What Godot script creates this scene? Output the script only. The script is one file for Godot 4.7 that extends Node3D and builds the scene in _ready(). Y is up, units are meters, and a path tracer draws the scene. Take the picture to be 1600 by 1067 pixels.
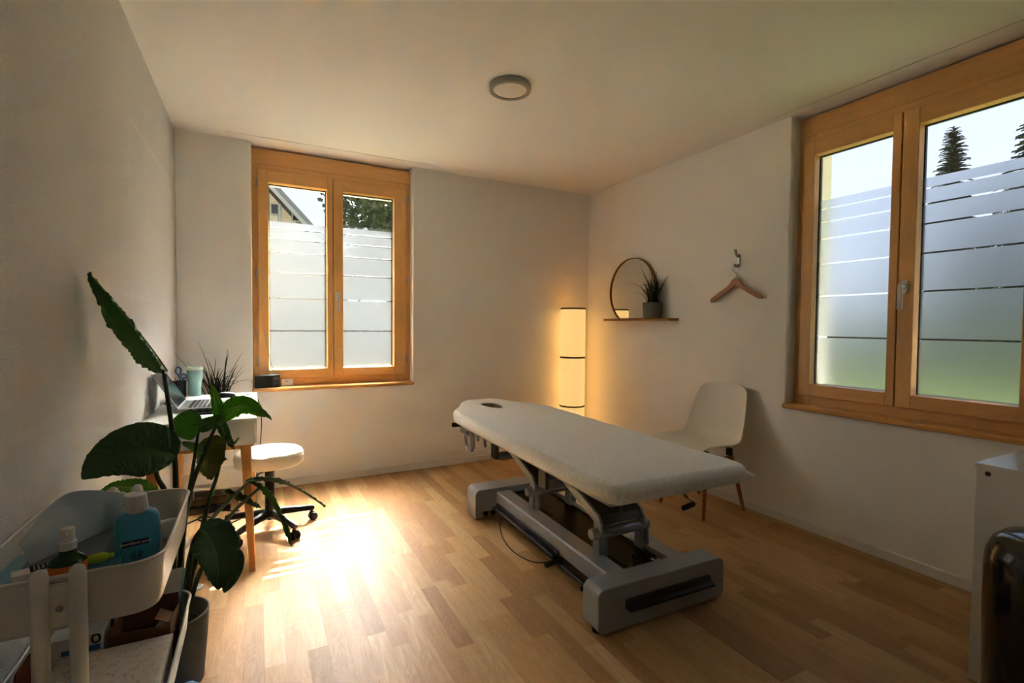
extends Node3D
# Treatment room: x to the right along the back wall, z out of the back wall towards the camera, y up, metres.
# The floor corner between the back wall and the right wall is the origin.
const W := 3.392        # room width
const H := 2.5          # ceiling height
const ZF := 5.0         # wall behind the camera
const OUT := 0.36       # thickness of the outer walls
const EYE := Vector3(-2.9092, 1.2062, 3.9761)
const RIGHT := Vector3(0.88733, 0.00811, 0.46106)
const UPV := Vector3(0.00741, 0.99946, -0.03186)
const FWD := Vector3(0.46107, -0.03169, -0.88680)
const FOCAL := 765.59
var M := {}
var T := {}
var used := {}
var rng := RandomNumberGenerator.new()


func _ready() -> void:
	rng.seed = 7
	# camera
	var cam := Camera3D.new()
	cam.name = "camera"
	cam.keep_aspect = Camera3D.KEEP_HEIGHT
	cam.fov = 69.742
	cam.near = 0.05
	cam.far = 300.0
	add_child(cam)
	cam.transform = Transform3D(Basis(RIGHT, UPV, -FWD).orthonormalized(), EYE)
	cam.current = true
	# sky and exposure
	var env := Environment.new()
	env.background_mode = Environment.BG_SKY
	var sky_mat := ProceduralSkyMaterial.new()
	sky_mat.sky_top_color = Color(0.205, 0.222, 0.252)
	sky_mat.sky_horizon_color = Color(0.230, 0.239, 0.252)
	sky_mat.sky_curve = 0.16
	sky_mat.ground_bottom_color = Color(0.10, 0.11, 0.08)
	sky_mat.ground_horizon_color = Color(0.15, 0.16, 0.14)
	sky_mat.sky_energy_multiplier = SKY_ENERGY
	sky_mat.ground_energy_multiplier = 1.0
	sky_mat.sun_angle_max = 4.0
	var sky := Sky.new()
	sky.sky_material = sky_mat
	env.sky = sky
	env.tonemap_mode = Environment.TONE_MAPPER_LINEAR
	env.tonemap_exposure = EXPOSURE
	env.sdfgi_enabled = true
	env.ssao_enabled = true
	env.ssil_enabled = true
	var we := WorldEnvironment.new()
	we.name = "world_environment"
	we.environment = env
	add_child(we)
	# the sun stands behind the back wall, a little to the right, 50 degrees up (read from the stripes on the floor)
	var sun := DirectionalLight3D.new()
	sun.name = "sun"
	sun.light_color = Color(1.0, 0.965, 0.91)
	sun.light_energy = SUN_ENERGY
	sun.light_angular_distance = 0.53
	sun.shadow_enabled = true
	sun.sky_mode = DirectionalLight3D.SKY_MODE_LIGHT_ONLY
	add_child(sun)
	sun.look_at_from_position(Vector3(1.0, 9.0, -7.0), Vector3(1.0, 9.0, -7.0) + Vector3(-0.311, -1.0, 0.789))
	textures()
	materials()
	shell()
	windows()
	outside()
	furniture()
	small_things()

const SKY_ENERGY := 1.0
const SUN_ENERGY := 1.95
const EXPOSURE := 27.0

# ------------------------------------------------------------------ helpers
func px(x: float, y: float, axis: int, value: float) -> Vector3:
	# the point on the plane axis = value that stands at picture position (x, y) of the 1600 x 1067 frame
	var d := FWD + RIGHT * ((x - 800.0) / FOCAL) - UPV * ((y - 533.5) / FOCAL)
	return EYE + d * ((value - EYE[axis]) / d[axis])

func numbered(called: String) -> String:
	var n: int = used.get(called, 0)
	used[called] = n + 1
	return called if n == 0 else "%s_%03d" % [called, n]

func tag(o: Node3D, label: String, category: String, group := "") -> Node3D:
	o.set_meta("label", label)
	o.set_meta("category", category)
	if group != "":
		o.set_meta("group", group)
	return o

func thing(called: String, label: String, category: String, at := Vector3.ZERO, turn := 0.0, group := "") -> Node3D:
	var o := Node3D.new()
	o.name = numbered(called)
	add_child(o)
	o.position = at
	o.rotation.y = turn
	return tag(o, label, category, group)

func group_node(called: String, parent: Node3D, at := Vector3.ZERO) -> Node3D:
	var o := Node3D.new()
	o.name = called
	o.position = at
	parent.add_child(o, true)
	return o

func setting(called: String) -> Node3D:
	var o := Node3D.new()
	o.name = called
	add_child(o)
	o.set_meta("kind", "structure")
	return o

func mb() -> SurfaceTool:
	var st := SurfaceTool.new()
	st.begin(Mesh.PRIMITIVE_TRIANGLES)
	return st

func mesh_of(st: SurfaceTool) -> ArrayMesh:
	st.generate_normals()
	return st.commit()

func put(st: SurfaceTool, called: String, m: Material, parent: Node = null) -> MeshInstance3D:
	return place(mesh_of(st), called, m, parent)

func place(mesh: Mesh, called: String, m: Material, parent: Node = null) -> MeshInstance3D:
	var o := MeshInstance3D.new()
	o.mesh = mesh
	o.material_override = m
	if parent == null:
		o.name = numbered(called)
		add_child(o)
	else:
		o.name = called
		parent.add_child(o, true)
	return o

func tri(st: SurfaceTool, a: Vector3, b: Vector3, c: Vector3) -> void:
	st.add_vertex(a)
	st.add_vertex(b)
	st.add_vertex(c)

func quad(st: SurfaceTool, a: Vector3, b: Vector3, c: Vector3, d: Vector3) -> void:
	tri(st, a, b, c)
	tri(st, a, c, d)

# a box with chamfered edges, turned by basis
func box(st: SurfaceTool, c: Vector3, size: Vector3, bevel := 0.003, basis := Basis.IDENTITY) -> void:
	st.set_smooth_group(-1)
	var h := size * 0.5
	var b := minf(bevel, minf(h.x, minf(h.y, h.z)) * 0.9)
	if b <= 0.0:
		b = 0.0001
	var p := func(s: Vector3, axis: int) -> Vector3:
		var v := Vector3(s.x * (h.x - b), s.y * (h.y - b), s.z * (h.z - b))
		v[axis] = s[axis] * h[axis]
		return c + basis * v
	for axis in 3:
		var u := (axis + 1) % 3
		var w := (axis + 2) % 3
		for s in [-1.0, 1.0]:
			var q := []
			for k in [[-1, -1], [1, -1], [1, 1], [-1, 1]]:
				var v := Vector3.ZERO
				v[axis] = s
				v[u] = k[0]
				v[w] = k[1]
				q.append(p.call(v, axis))
			if s > 0.0:
				quad(st, q[3], q[2], q[1], q[0])
			else:
				quad(st, q[0], q[1], q[2], q[3])
		# edges parallel to this axis
		for k in [[-1, -1], [1, -1], [1, 1], [-1, 1]]:
			var lo := Vector3.ZERO
			lo[axis] = -1
			lo[u] = k[0]
			lo[w] = k[1]
			var hi := lo
			hi[axis] = 1
			var a0: Vector3 = p.call(lo, u)
			var a1: Vector3 = p.call(hi, u)
			var b0: Vector3 = p.call(lo, w)
			var b1: Vector3 = p.call(hi, w)
			if k[0] * k[1] > 0:
				quad(st, a0, b0, b1, a1)
			else:
				quad(st, a0, a1, b1, b0)
	for sx in [-1.0, 1.0]:
		for sy in [-1.0, 1.0]:
			for sz in [-1.0, 1.0]:
				var s := Vector3(sx, sy, sz)
				if sx * sy * sz > 0.0:
					tri(st, p.call(s, 0), p.call(s, 2), p.call(s, 1))
				else:
					tri(st, p.call(s, 0), p.call(s, 1), p.call(s, 2))

# box given by two corners
func span(st: SurfaceTool, a: Vector3, b: Vector3, bevel := 0.003) -> void:
	box(st, (a + b) * 0.5, (b - a).abs(), bevel)

func one_box(called: String, c: Vector3, size: Vector3, m: Material, parent: Node = null, bevel := 0.003, basis := Basis.IDENTITY) -> MeshInstance3D:
	var st := mb()
	box(st, c, size, bevel, basis)
	return put(st, called, m, parent)

# a tube through points, with a radius for each point
func tube(st: SurfaceTool, pts: Array, radii: Array, sides := 12, caps := true, squash := 1.0) -> void:
	st.set_smooth_group(1)
	var rings := []
	var side := Vector3.ZERO
	for i in pts.size():
		var a: Vector3 = pts[maxi(i - 1, 0)]
		var b: Vector3 = pts[mini(i + 1, pts.size() - 1)]
		var d := (b - a).normalized()
		if side == Vector3.ZERO:
			side = d.cross(Vector3.UP if absf(d.y) < 0.9 else Vector3.RIGHT).normalized()
		side = (side - d * side.dot(d)).normalized()
		var other := d.cross(side)
		var ring := []
		for k in sides:
			var t := TAU * k / sides
			ring.append(pts[i] + (side * cos(t) + other * sin(t) * squash) * radii[mini(i, radii.size() - 1)])
		rings.append(ring)
	for i in rings.size() - 1:
		for k in sides:
			var n := (k + 1) % sides
			quad(st, rings[i][k], rings[i + 1][k], rings[i + 1][n], rings[i][n])
	if caps:
		st.set_smooth_group(-1)
		for e in [0, rings.size() - 1]:
			for k in sides:
				var n := (k + 1) % sides
				if e == 0:
					tri(st, pts[0], rings[0][k], rings[0][n])
				else:
					tri(st, pts[e], rings[e][n], rings[e][k])

func rod(st: SurfaceTool, a: Vector3, b: Vector3, r: float, sides := 16) -> void:
	# a round bar with slightly rounded ends
	var d := (b - a).normalized()
	var e := minf(r * 0.25, a.distance_to(b) * 0.2)
	tube(st, [a, a + d * e, b - d * e, b], [r - e, r, r, r - e], sides)

# a profile of (radius, height) turned about the y axis at c; sharp profile corners are kept
func lathe(st: SurfaceTool, c: Vector3, profile: Array, seg := 40, smooth := true, basis := Basis.IDENTITY) -> void:
	for i in profile.size() - 1:
		st.set_smooth_group(i + 2 if not smooth else 1)
		var p: Vector2 = profile[i]
		var q: Vector2 = profile[i + 1]
		for k in seg:
			var a := TAU * k / seg
			var b := TAU * (k + 1) / seg
			var p0 := c + basis * Vector3(p.x * cos(a), p.y, p.x * sin(a))
			var p1 := c + basis * Vector3(p.x * cos(b), p.y, p.x * sin(b))
			var q0 := c + basis * Vector3(q.x * cos(a), q.y, q.x * sin(a))
			var q1 := c + basis * Vector3(q.x * cos(b), q.y, q.x * sin(b))
			if p.x > 1e-6:
				tri(st, p0, p1, q1)
			if q.x > 1e-6:
				tri(st, p0, q1, q0)

# an outline (in the plane of axes ux, uy at o) pushed out by depth along ux x uy
func prism(st: SurfaceTool, o: Vector3, ux: Vector3, uy: Vector3, outline: PackedVector2Array, depth: float, smooth := false) -> void:
	var n := ux.cross(uy).normalized()
	var poly := outline
	if Geometry2D.is_polygon_clockwise(poly):
		poly = poly.duplicate()
		poly.reverse()
	var idx := Geometry2D.triangulate_polygon(poly)
	st.set_smooth_group(-1)
	for i in range(0, idx.size(), 3):
		var a := o + ux * poly[idx[i]].x + uy * poly[idx[i]].y
		var b := o + ux * poly[idx[i + 1]].x + uy * poly[idx[i + 1]].y
		var c := o + ux * poly[idx[i + 2]].x + uy * poly[idx[i + 2]].y
		if (b - a).cross(c - a).dot(n) > 0.0:
			var t := b
			b = c
			c = t
		tri(st, a + n * depth, b + n * depth, c + n * depth)
		tri(st, a, c, b)
	st.set_smooth_group(5 if smooth else -1)
	for i in poly.size():
		var a := o + ux * poly[i].x + uy * poly[i].y
		var j := (i + 1) % poly.size()
		var b := o + ux * poly[j].x + uy * poly[j].y
		quad(st, a, a + n * depth, b + n * depth, b)

func round_rect(x0: float, y0: float, x1: float, y1: float, r: float, n := 6) -> PackedVector2Array:
	var out := PackedVector2Array()
	for c in [[x1 - r, y1 - r, 0.0], [x0 + r, y1 - r, 90.0], [x0 + r, y0 + r, 180.0], [x1 - r, y0 + r, 270.0]]:
		for k in n + 1:
			var t := deg_to_rad(c[2] + 90.0 * k / n)
			out.append(Vector2(c[0] + r * cos(t), c[1] + r * sin(t)))
	return out

# a skin over a grid of points rows[i][j]; thick > 0 gives it a second side and edges
func skin(st: SurfaceTool, rows: Array, thick := 0.0, closed := false) -> void:
	var nu := rows.size()
	var nv: int = rows[0].size()
	st.set_smooth_group(1)
	var back := []
	if thick > 0.0:
		for i in nu:
			var r := []
			for j in nv:
				var du: Vector3 = rows[mini(i + 1, nu - 1)][j] - rows[maxi(i - 1, 0)][j]
				var dv: Vector3 = rows[i][mini(j + 1, nv - 1)] - rows[i][maxi(j - 1, 0)]
				r.append(rows[i][j] - du.cross(dv).normalized() * thick)
			back.append(r)
	for i in nu - 1:
		for j in (nv if closed else nv - 1):
			var n := (j + 1) % nv
			quad(st, rows[i][j], rows[i][n], rows[i + 1][n], rows[i + 1][j])
			if thick > 0.0:
				quad(st, back[i][j], back[i + 1][j], back[i + 1][n], back[i][n])
	if thick > 0.0 and not closed:
		st.set_smooth_group(-1)
		for i in nu - 1:
			quad(st, rows[i][0], rows[i + 1][0], back[i + 1][0], back[i][0])
			quad(st, rows[i][nv - 1], back[i][nv - 1], back[i + 1][nv - 1], rows[i + 1][nv - 1])
		for j in nv - 1:
			quad(st, rows[0][j], back[0][j], back[0][j + 1], rows[0][j + 1])
			quad(st, rows[nu - 1][j], rows[nu - 1][j + 1], back[nu - 1][j + 1], back[nu - 1][j])

func bez(a: Vector3, b: Vector3, c: Vector3, t: float) -> Vector3:
	return a.lerp(b, t).lerp(b.lerp(c, t), t)

func curve(pts: Array, n: int) -> Array:
	# n + 1 points of a smooth curve through pts
	var out := []
	var m := pts.size() - 1
	for i in n + 1:
		var f := float(i) / n * m
		var k := mini(int(f), m - 1)
		var t := f - k
		var p0: Vector3 = pts[maxi(k - 1, 0)]
		var p3: Vector3 = pts[mini(k + 2, m)]
		var p1: Vector3 = pts[k]
		var p2: Vector3 = pts[k + 1]
		out.append(p1.cubic_interpolate(p2, p0, p3, t))
	return out

# ------------------------------------------------------------------ textures and materials
func noise_of(sd: int, freq: float, octaves := 3) -> FastNoiseLite:
	var n := FastNoiseLite.new()
	n.seed = sd
	n.noise_type = FastNoiseLite.TYPE_SIMPLEX_SMOOTH
	n.frequency = freq
	n.fractal_octaves = octaves
	return n

func grain_image(sd: int, across: bool, size := 512, low := 0.74) -> ImageTexture:
	# streaks of wood fibre along v (or along u), as a grey factor for the wood's colour
	var fine := noise_of(sd, 0.11, 3)
	var broad := noise_of(sd + 1, 0.018, 2)
	var rings := noise_of(sd + 2, 0.006, 2)
	var pores := noise_of(sd + 3, 0.35, 1)
	var im := Image.create(size, size, false, Image.FORMAT_RGB8)
	for y in size:
		for x in size:
			var v := 0.0
			var fx := clampf((x - size + 48) / 48.0, 0.0, 1.0)
			var fy := clampf((y - size + 48) / 48.0, 0.0, 1.0)
			for c in [[0, 0, (1.0 - fx) * (1.0 - fy)], [size, 0, fx * (1.0 - fy)], [0, size, (1.0 - fx) * fy], [size, size, fx * fy]]:
				if c[2] <= 0.0:
					continue
				var a := float(x - c[0])
				var b := float(y - c[1])
				var w := 0.55 * fine.get_noise_2d(a * 2.0, b * 0.07) + 0.5 * broad.get_noise_2d(a * 2.0, b * 0.25)
				w += 0.26 * sin(rings.get_noise_2d(a * 1.6, b * 0.35) * 46.0)
				w -= 0.6 * maxf(0.0, pores.get_noise_2d(a * 1.2, b * 0.05) - 0.42)
				v += w * c[2]
			var g := clampf(0.5 + 0.42 * v, 0.0, 1.0)
			g = lerpf(low, 1.0, g)
			var col := Color(g, lerpf(g, 1.0, -0.10) * 1.0, g * g / lerpf(1.0, g, 0.35))
			if across:
				im.set_pixel(y, x, col)
			else:
				im.set_pixel(x, y, col)
	return ImageTexture.create_from_image(im)

func noise_tex(sd: int, freq: float, size := 512, octaves := 4, normal := false, bump := 4.0) -> NoiseTexture2D:
	var t := NoiseTexture2D.new()
	t.width = size
	t.height = size
	t.seamless = true
	t.noise = noise_of(sd, freq, octaves)
	t.as_normal_map = normal
	t.bump_strength = bump
	return t

func textures() -> void:
	T.grain_v = grain_image(11, false, 512, 0.88)
	T.grain_u = grain_image(23, true, 512, 0.88)
	T.floor = grain_image(41, false, 512, 0.80)
	T.plaster = noise_tex(5, 0.09, 512, 4)
	T.rough_plaster = noise_tex(6, 0.22, 512, 3)
	T.blotch = noise_tex(8, 0.02, 512, 4)
	T.fabric = noise_tex(9, 0.25, 512, 2)
	T.speck = noise_tex(12, 0.5, 512, 2)
	more_textures()

func mat(key: String, c: Color, rough := 0.6, metal := 0.0, spec := 0.5) -> StandardMaterial3D:
	var m := StandardMaterial3D.new()
	m.resource_name = key
	m.albedo_color = c
	m.roughness = rough
	m.metallic = metal
	m.metallic_specular = spec
	M[key] = m
	return m

func tri_tex(m: StandardMaterial3D, tex: Texture2D, per_metre: float) -> StandardMaterial3D:
	m.albedo_texture = tex
	m.uv1_triplanar = true
	m.uv1_triplanar_sharpness = 8.0
	m.uv1_scale = Vector3.ONE * per_metre
	return m

func relief(m: StandardMaterial3D, tex: Texture2D, per_metre: float, cm: float) -> StandardMaterial3D:
	m.heightmap_enabled = true
	m.heightmap_texture = tex
	m.heightmap_scale = cm
	m.uv1_triplanar = true
	m.uv1_scale = Vector3.ONE * per_metre
	return m

func materials() -> void:
	relief(mat("wall_paint", Color(0.95, 0.937, 0.915), 0.92), T.plaster, 2.0, 0.10)
	relief(tri_tex(mat("wall_rough", Color(0.975, 0.965, 0.945), 0.95), T.plaster_grain, 2.6), T.rough_plaster, 2.6, 0.45)
	mat("ceiling_paint", Color(0.955, 0.94, 0.91), 0.95)
	mat("baseboard", Color(0.92, 0.90, 0.87), 0.5)
	mat("facade", Color(0.86, 0.82, 0.72), 0.9)
	tri_tex(mat("larch_v", Color(0.95, 0.72, 0.45), 0.42), T.grain_v, 1.4)
	tri_tex(mat("larch_u", Color(0.95, 0.72, 0.45), 0.42), T.grain_u, 1.4)
	tri_tex(mat("sill_wood", Color(0.92, 0.67, 0.38), 0.30), T.grain_u, 1.4)
	var tones := [Color(0.80, 0.63, 0.44), Color(0.83, 0.67, 0.48), Color(0.76, 0.58, 0.40), Color(0.81, 0.64, 0.45), Color(0.85, 0.69, 0.51), Color(0.77, 0.59, 0.41), Color(0.72, 0.545, 0.37)]
	for i in tones.size():
		var m := tri_tex(mat("oak_%d" % i, tones[i], 0.45, 0.0, 0.34), T.floor, 1.7)
		m.uv1_offset = Vector3(0.31 * i, 0.17 * i, 0.43 * i)
	mat("floor_base", Color(0.35, 0.22, 0.11), 0.9)
	var film := mat("frosted_film", Color(0.915, 0.945, 0.972, 0.0), 0.43)
	film.transparency = BaseMaterial3D.TRANSPARENCY_ALPHA
	film.refraction_enabled = true
	film.refraction_scale = 0.03
	var pane := mat("pane", Color(0.97, 0.99, 0.98, 0.03), 0.0)
	pane.transparency = BaseMaterial3D.TRANSPARENCY_ALPHA
	mat("spacer", Color(0.16, 0.19, 0.21), 0.5)
	mat("hinge_metal", Color(0.72, 0.70, 0.67), 0.35, 0.4)
	mat("handle_metal", Color(0.80, 0.79, 0.77), 0.35, 0.35)
	mat("outer_metal", Color(0.25, 0.25, 0.24), 0.45, 0.7)
	more_materials()

# ------------------------------------------------------------------ the room
func shell() -> void:
	# floor: oak strips laid towards the back wall
	var fl := setting("floor")
	one_box("screed", Vector3(-W / 2, -0.11, ZF / 2), Vector3(W + 0.6, 0.2, ZF + 0.6), M.floor_base, fl, 0.0)
	var strips := []
	var sw := 0.071
	var lens := [0.30, 0.38, 0.46, 0.54, 0.62, 0.70]
	var meshes := {}
	var rows := int(ceil(W / sw))
	for r in rows:
		var x0 := -W + r * sw
		var x1 := minf(x0 + sw, 0.0)
		var z := -rng.randf() * 0.4
		while z < ZF:
			var l: float = lens[rng.randi() % lens.size()]
			var a := maxf(z, 0.0)
			var b := minf(z + l, ZF)
			if b - a > 0.01:
				strips.append({"x0": x0, "x1": x1, "a": a, "b": b, "tone": rng.randi() % 7})
			z += l
	for s in strips:
		var c := Vector3((s.x0 + s.x1) / 2, 0, (s.a + s.b) / 2) - EYE
		var depth := c.dot(FWD)
		var u := c.dot(RIGHT) / depth * FOCAL
		var v := -c.dot(UPV) / depth * FOCAL
		s.rank = (s.b - s.a) / (depth * depth * depth) if depth > 0.8 and absf(u) < 830 and absf(v) < 640 and not (s.x1 < -3.05 and s.a > 1.9) else 0.0
	strips.sort_custom(func(p, q): return p.rank > q.rank)
	var rest := []
	for t in 7:
		rest.append(mb())
	for i in strips.size():
		var s: Dictionary = strips[i]
		var size := Vector3(s.x1 - s.x0 - 0.0004, 0.01, s.b - s.a - 0.0005)
		var c := Vector3((s.x0 + s.x1) / 2, -0.005, (s.a + s.b) / 2)
		if i < 300 and s.rank > 0.0:
			var key := "%.4f %.4f" % [size.x, size.z]
			if not meshes.has(key):
				var st := mb()
				box(st, Vector3.ZERO, size, 0.00012)
				meshes[key] = mesh_of(st)
			var o := place(meshes[key], "plank", M["oak_%d" % s.tone], fl)
			o.position = c
		else:
			box(rest[s.tone], c, size, 0.00012)
	var joined := ArrayMesh.new()
	for t in 7:
		rest[t].generate_normals()
		rest[t].commit(joined)
		joined.surface_set_material(t, M["oak_%d" % t])
	var far := MeshInstance3D.new()
	far.name = "planks_beyond"
	far.mesh = joined
	far.set_meta("kind", "stuff")
	fl.add_child(far)
	# ceiling with the two curtain slots
	var ceil := CSGCombiner3D.new()
	ceil.name = "ceiling"
	ceil.set_meta("kind", "structure")
	var slab := CSGBox3D.new()
	slab.name = "slab"
	slab.size = Vector3(W + 2 * OUT_R, 0.2, ZF + 2 * OUT)
	slab.position = Vector3(-W / 2, H + 0.1, ZF / 2)
	slab.material = M.ceiling_paint
	ceil.add_child(slab)
	for g in [[Vector3(-2.345, H, 0.12), Vector3(1.5, 0.05, 0.009)], [Vector3(-0.064, H, 2.66), Vector3(0.009, 0.05, 1.56)]]:
		var cut := CSGBox3D.new()
		cut.name = "slot"
		cut.operation = CSGShape3D.OPERATION_SUBTRACTION
		cut.size = g[1]
		cut.position = g[0]
		cut.material = M.ceiling_paint
		ceil.add_child(cut, true)
	add_child(ceil)
	# walls, each with its window opening
	var st := mb()
	span(st, Vector3(-W - 0.3, -0.2, -0.3), Vector3(-W, H + 0.05, ZF + 0.3), 0.0)
	struct("wall_left", st, M.wall_rough)
	st = mb()
	span(st, Vector3(-W, -0.2, ZF), Vector3(0, H + 0.05, ZF + 0.3), 0.0)
	struct("wall_front", st, M.wall_paint)
	st = mb()
	span(st, Vector3(-W, -0.2, -OUT), Vector3(WB0, H + 0.05, 0), 0.004)
	span(st, Vector3(WB0 + WW, -0.2, -OUT), Vector3(OUT_R, H + 0.05, 0), 0.004)
	span(st, Vector3(WB0 - 0.01, -0.2, -OUT), Vector3(WB0 + WW + 0.01, 0.715, 0), 0.002)
	span(st, Vector3(WB0 - 0.01, LINTEL, -OUT), Vector3(WB0 + WW + 0.01, H + 0.05, -0.17), 0.002)
	struct("wall_back", st, M.wall_paint)
	st = mb()
	span(st, Vector3(0, -0.2, 0), Vector3(OUT_R, H + 0.05, WR0), 0.004)
	span(st, Vector3(0, -0.2, WR0 + WW), Vector3(OUT_R, H + 0.05, ZF + 0.3), 0.004)
	span(st, Vector3(0, -0.2, WR0 - 0.01), Vector3(OUT_R, 0.715, WR0 + WW + 0.01), 0.002)
	span(st, Vector3(0.17, 2.42, WR0 - 0.01), Vector3(OUT_R, H + 0.05, WR0 + WW + 0.01), 0.002)
	# eaves of the roof over the side wall
	span(st, Vector3(OUT_R - 0.02, 2.78, -0.6), Vector3(0.82, 2.88, ZF + 0.6), 0.002)
	span(st, Vector3(OUT_R - 0.1, H + 0.04, -0.36), Vector3(OUT_R, 2.82, ZF + 0.3), 0.002)
	struct("wall_right", st, M.wall_paint)
	# baseboards
	for b in [["baseboard_back", Vector3(-W, 0, 0), Vector3(0, 0.055, 0.013)], ["baseboard_right", Vector3(-0.013, 0, 0.013), Vector3(0, 0.055, ZF)], ["baseboard_left", Vector3(-W, 0, 0.013), Vector3(-W + 0.013, 0.055, ZF)]]:
		st = mb()
		span(st, b[1], b[2], 0.004)
		struct(b[0], st, M.baseboard)

func struct(called: String, st: SurfaceTool, m: Material) -> MeshInstance3D:
	var o := put(st, called, m)
	o.set_meta("kind", "structure")
	return o

const WB0 := -2.940     # left edge of the opening in the back wall (x)
const WR0 := 2.066      # left edge of the opening in the right wall (z)
const WW := 1.174       # width of both openings
const LINTEL := 2.285
const OUT_R := 0.43     # the side wall is thicker

func windows() -> void:
	make_window("window_1", Vector3(WB0, 0, 0), 0.0)
	make_window("window_2", Vector3(0, 0, WR0), -PI / 2)

func make_window(called: String, at: Vector3, turn: float) -> void:
	var w := setting(called)
	w.position = at
	w.rotation.y = turn
	# frame set 9 cm back from the wall face; its head is a broad board
	var zf := -0.088
	var fr := group_node("window_frame", w)
	var st := mb()
	span(st, Vector3(0, 0.735, zf - 0.07), Vector3(0.10, 2.375, zf), 0.002)
	put(st, "jamb", M.larch_v, fr)
	st = mb()
	span(st, Vector3(WW - 0.10, 0.735, zf - 0.07), Vector3(WW, 2.375, zf), 0.002)
	put(st, "jamb", M.larch_v, fr)
	st = mb()
	span(st, Vector3(0, 2.376, zf - 0.07), Vector3(WW, H - 0.012, zf + 0.001), 0.002)
	put(st, "head_board", M.larch_u, fr)
	st = mb()
	span(st, Vector3(0.1, 2.29, zf - 0.07), Vector3(WW - 0.1, 2.376, zf), 0.002)
	put(st, "head_rail", M.larch_u, fr)
	st = mb()
	span(st, Vector3(0.1, 0.735, zf - 0.07), Vector3(WW - 0.1, 0.84, zf), 0.002)
	put(st, "bottom_rail", M.larch_u, fr)
	for y in [0.93, 1.58, 2.245]:
		hinge(fr, Vector3(0.033, y, zf), y)
		hinge(fr, Vector3(WW - 0.034, y, zf), y)
	# sill board
	st = mb()
	span(st, Vector3(-0.004, 0.714, zf - 0.02), Vector3(WW + 0.004, 0.741, 0.028), 0.006)
	put(st, "window_sill", M.sill_wood, w)
	st = mb()
	span(st, Vector3(-0.002, 0.715, -OUT - 0.05), Vector3(WW + 0.002, 0.735, zf - 0.075), 0.003)
	put(st, "outer_sill", M.outer_metal, w)
	sash(w, 0.040, 0.5555, 0.108, 0.515, zf, false)
	st = mb()
	span(st, Vector3(0.540, 0.80, zf - 0.075), Vector3(0.580, 2.328, zf - 0.058), 0.001)
	put(st, "meeting_strip", M.larch_v, w)
	sash(w, 0.5605, 1.132, 0.632, 1.034, zf, true)

func hinge(fr: Node3D, at: Vector3, _y: float) -> void:
	var st := mb()
	rod(st, at + Vector3(0, -0.035, 0.012), at + Vector3(0, 0.0, 0.012), 0.007, 10)
	rod(st, at + Vector3(0, 0.003, 0.012), at + Vector3(0, 0.035, 0.012), 0.007, 10)
	box(st, at + Vector3(0, 0, 0.004), Vector3(0.008, 0.05, 0.014), 0.001)
	put(st, "hinge", M.hinge_metal, fr)

func bar_chamfer(st: SurfaceTool, a: Vector3, b: Vector3) -> void:
	span(st, a, b, 0.004)

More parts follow.
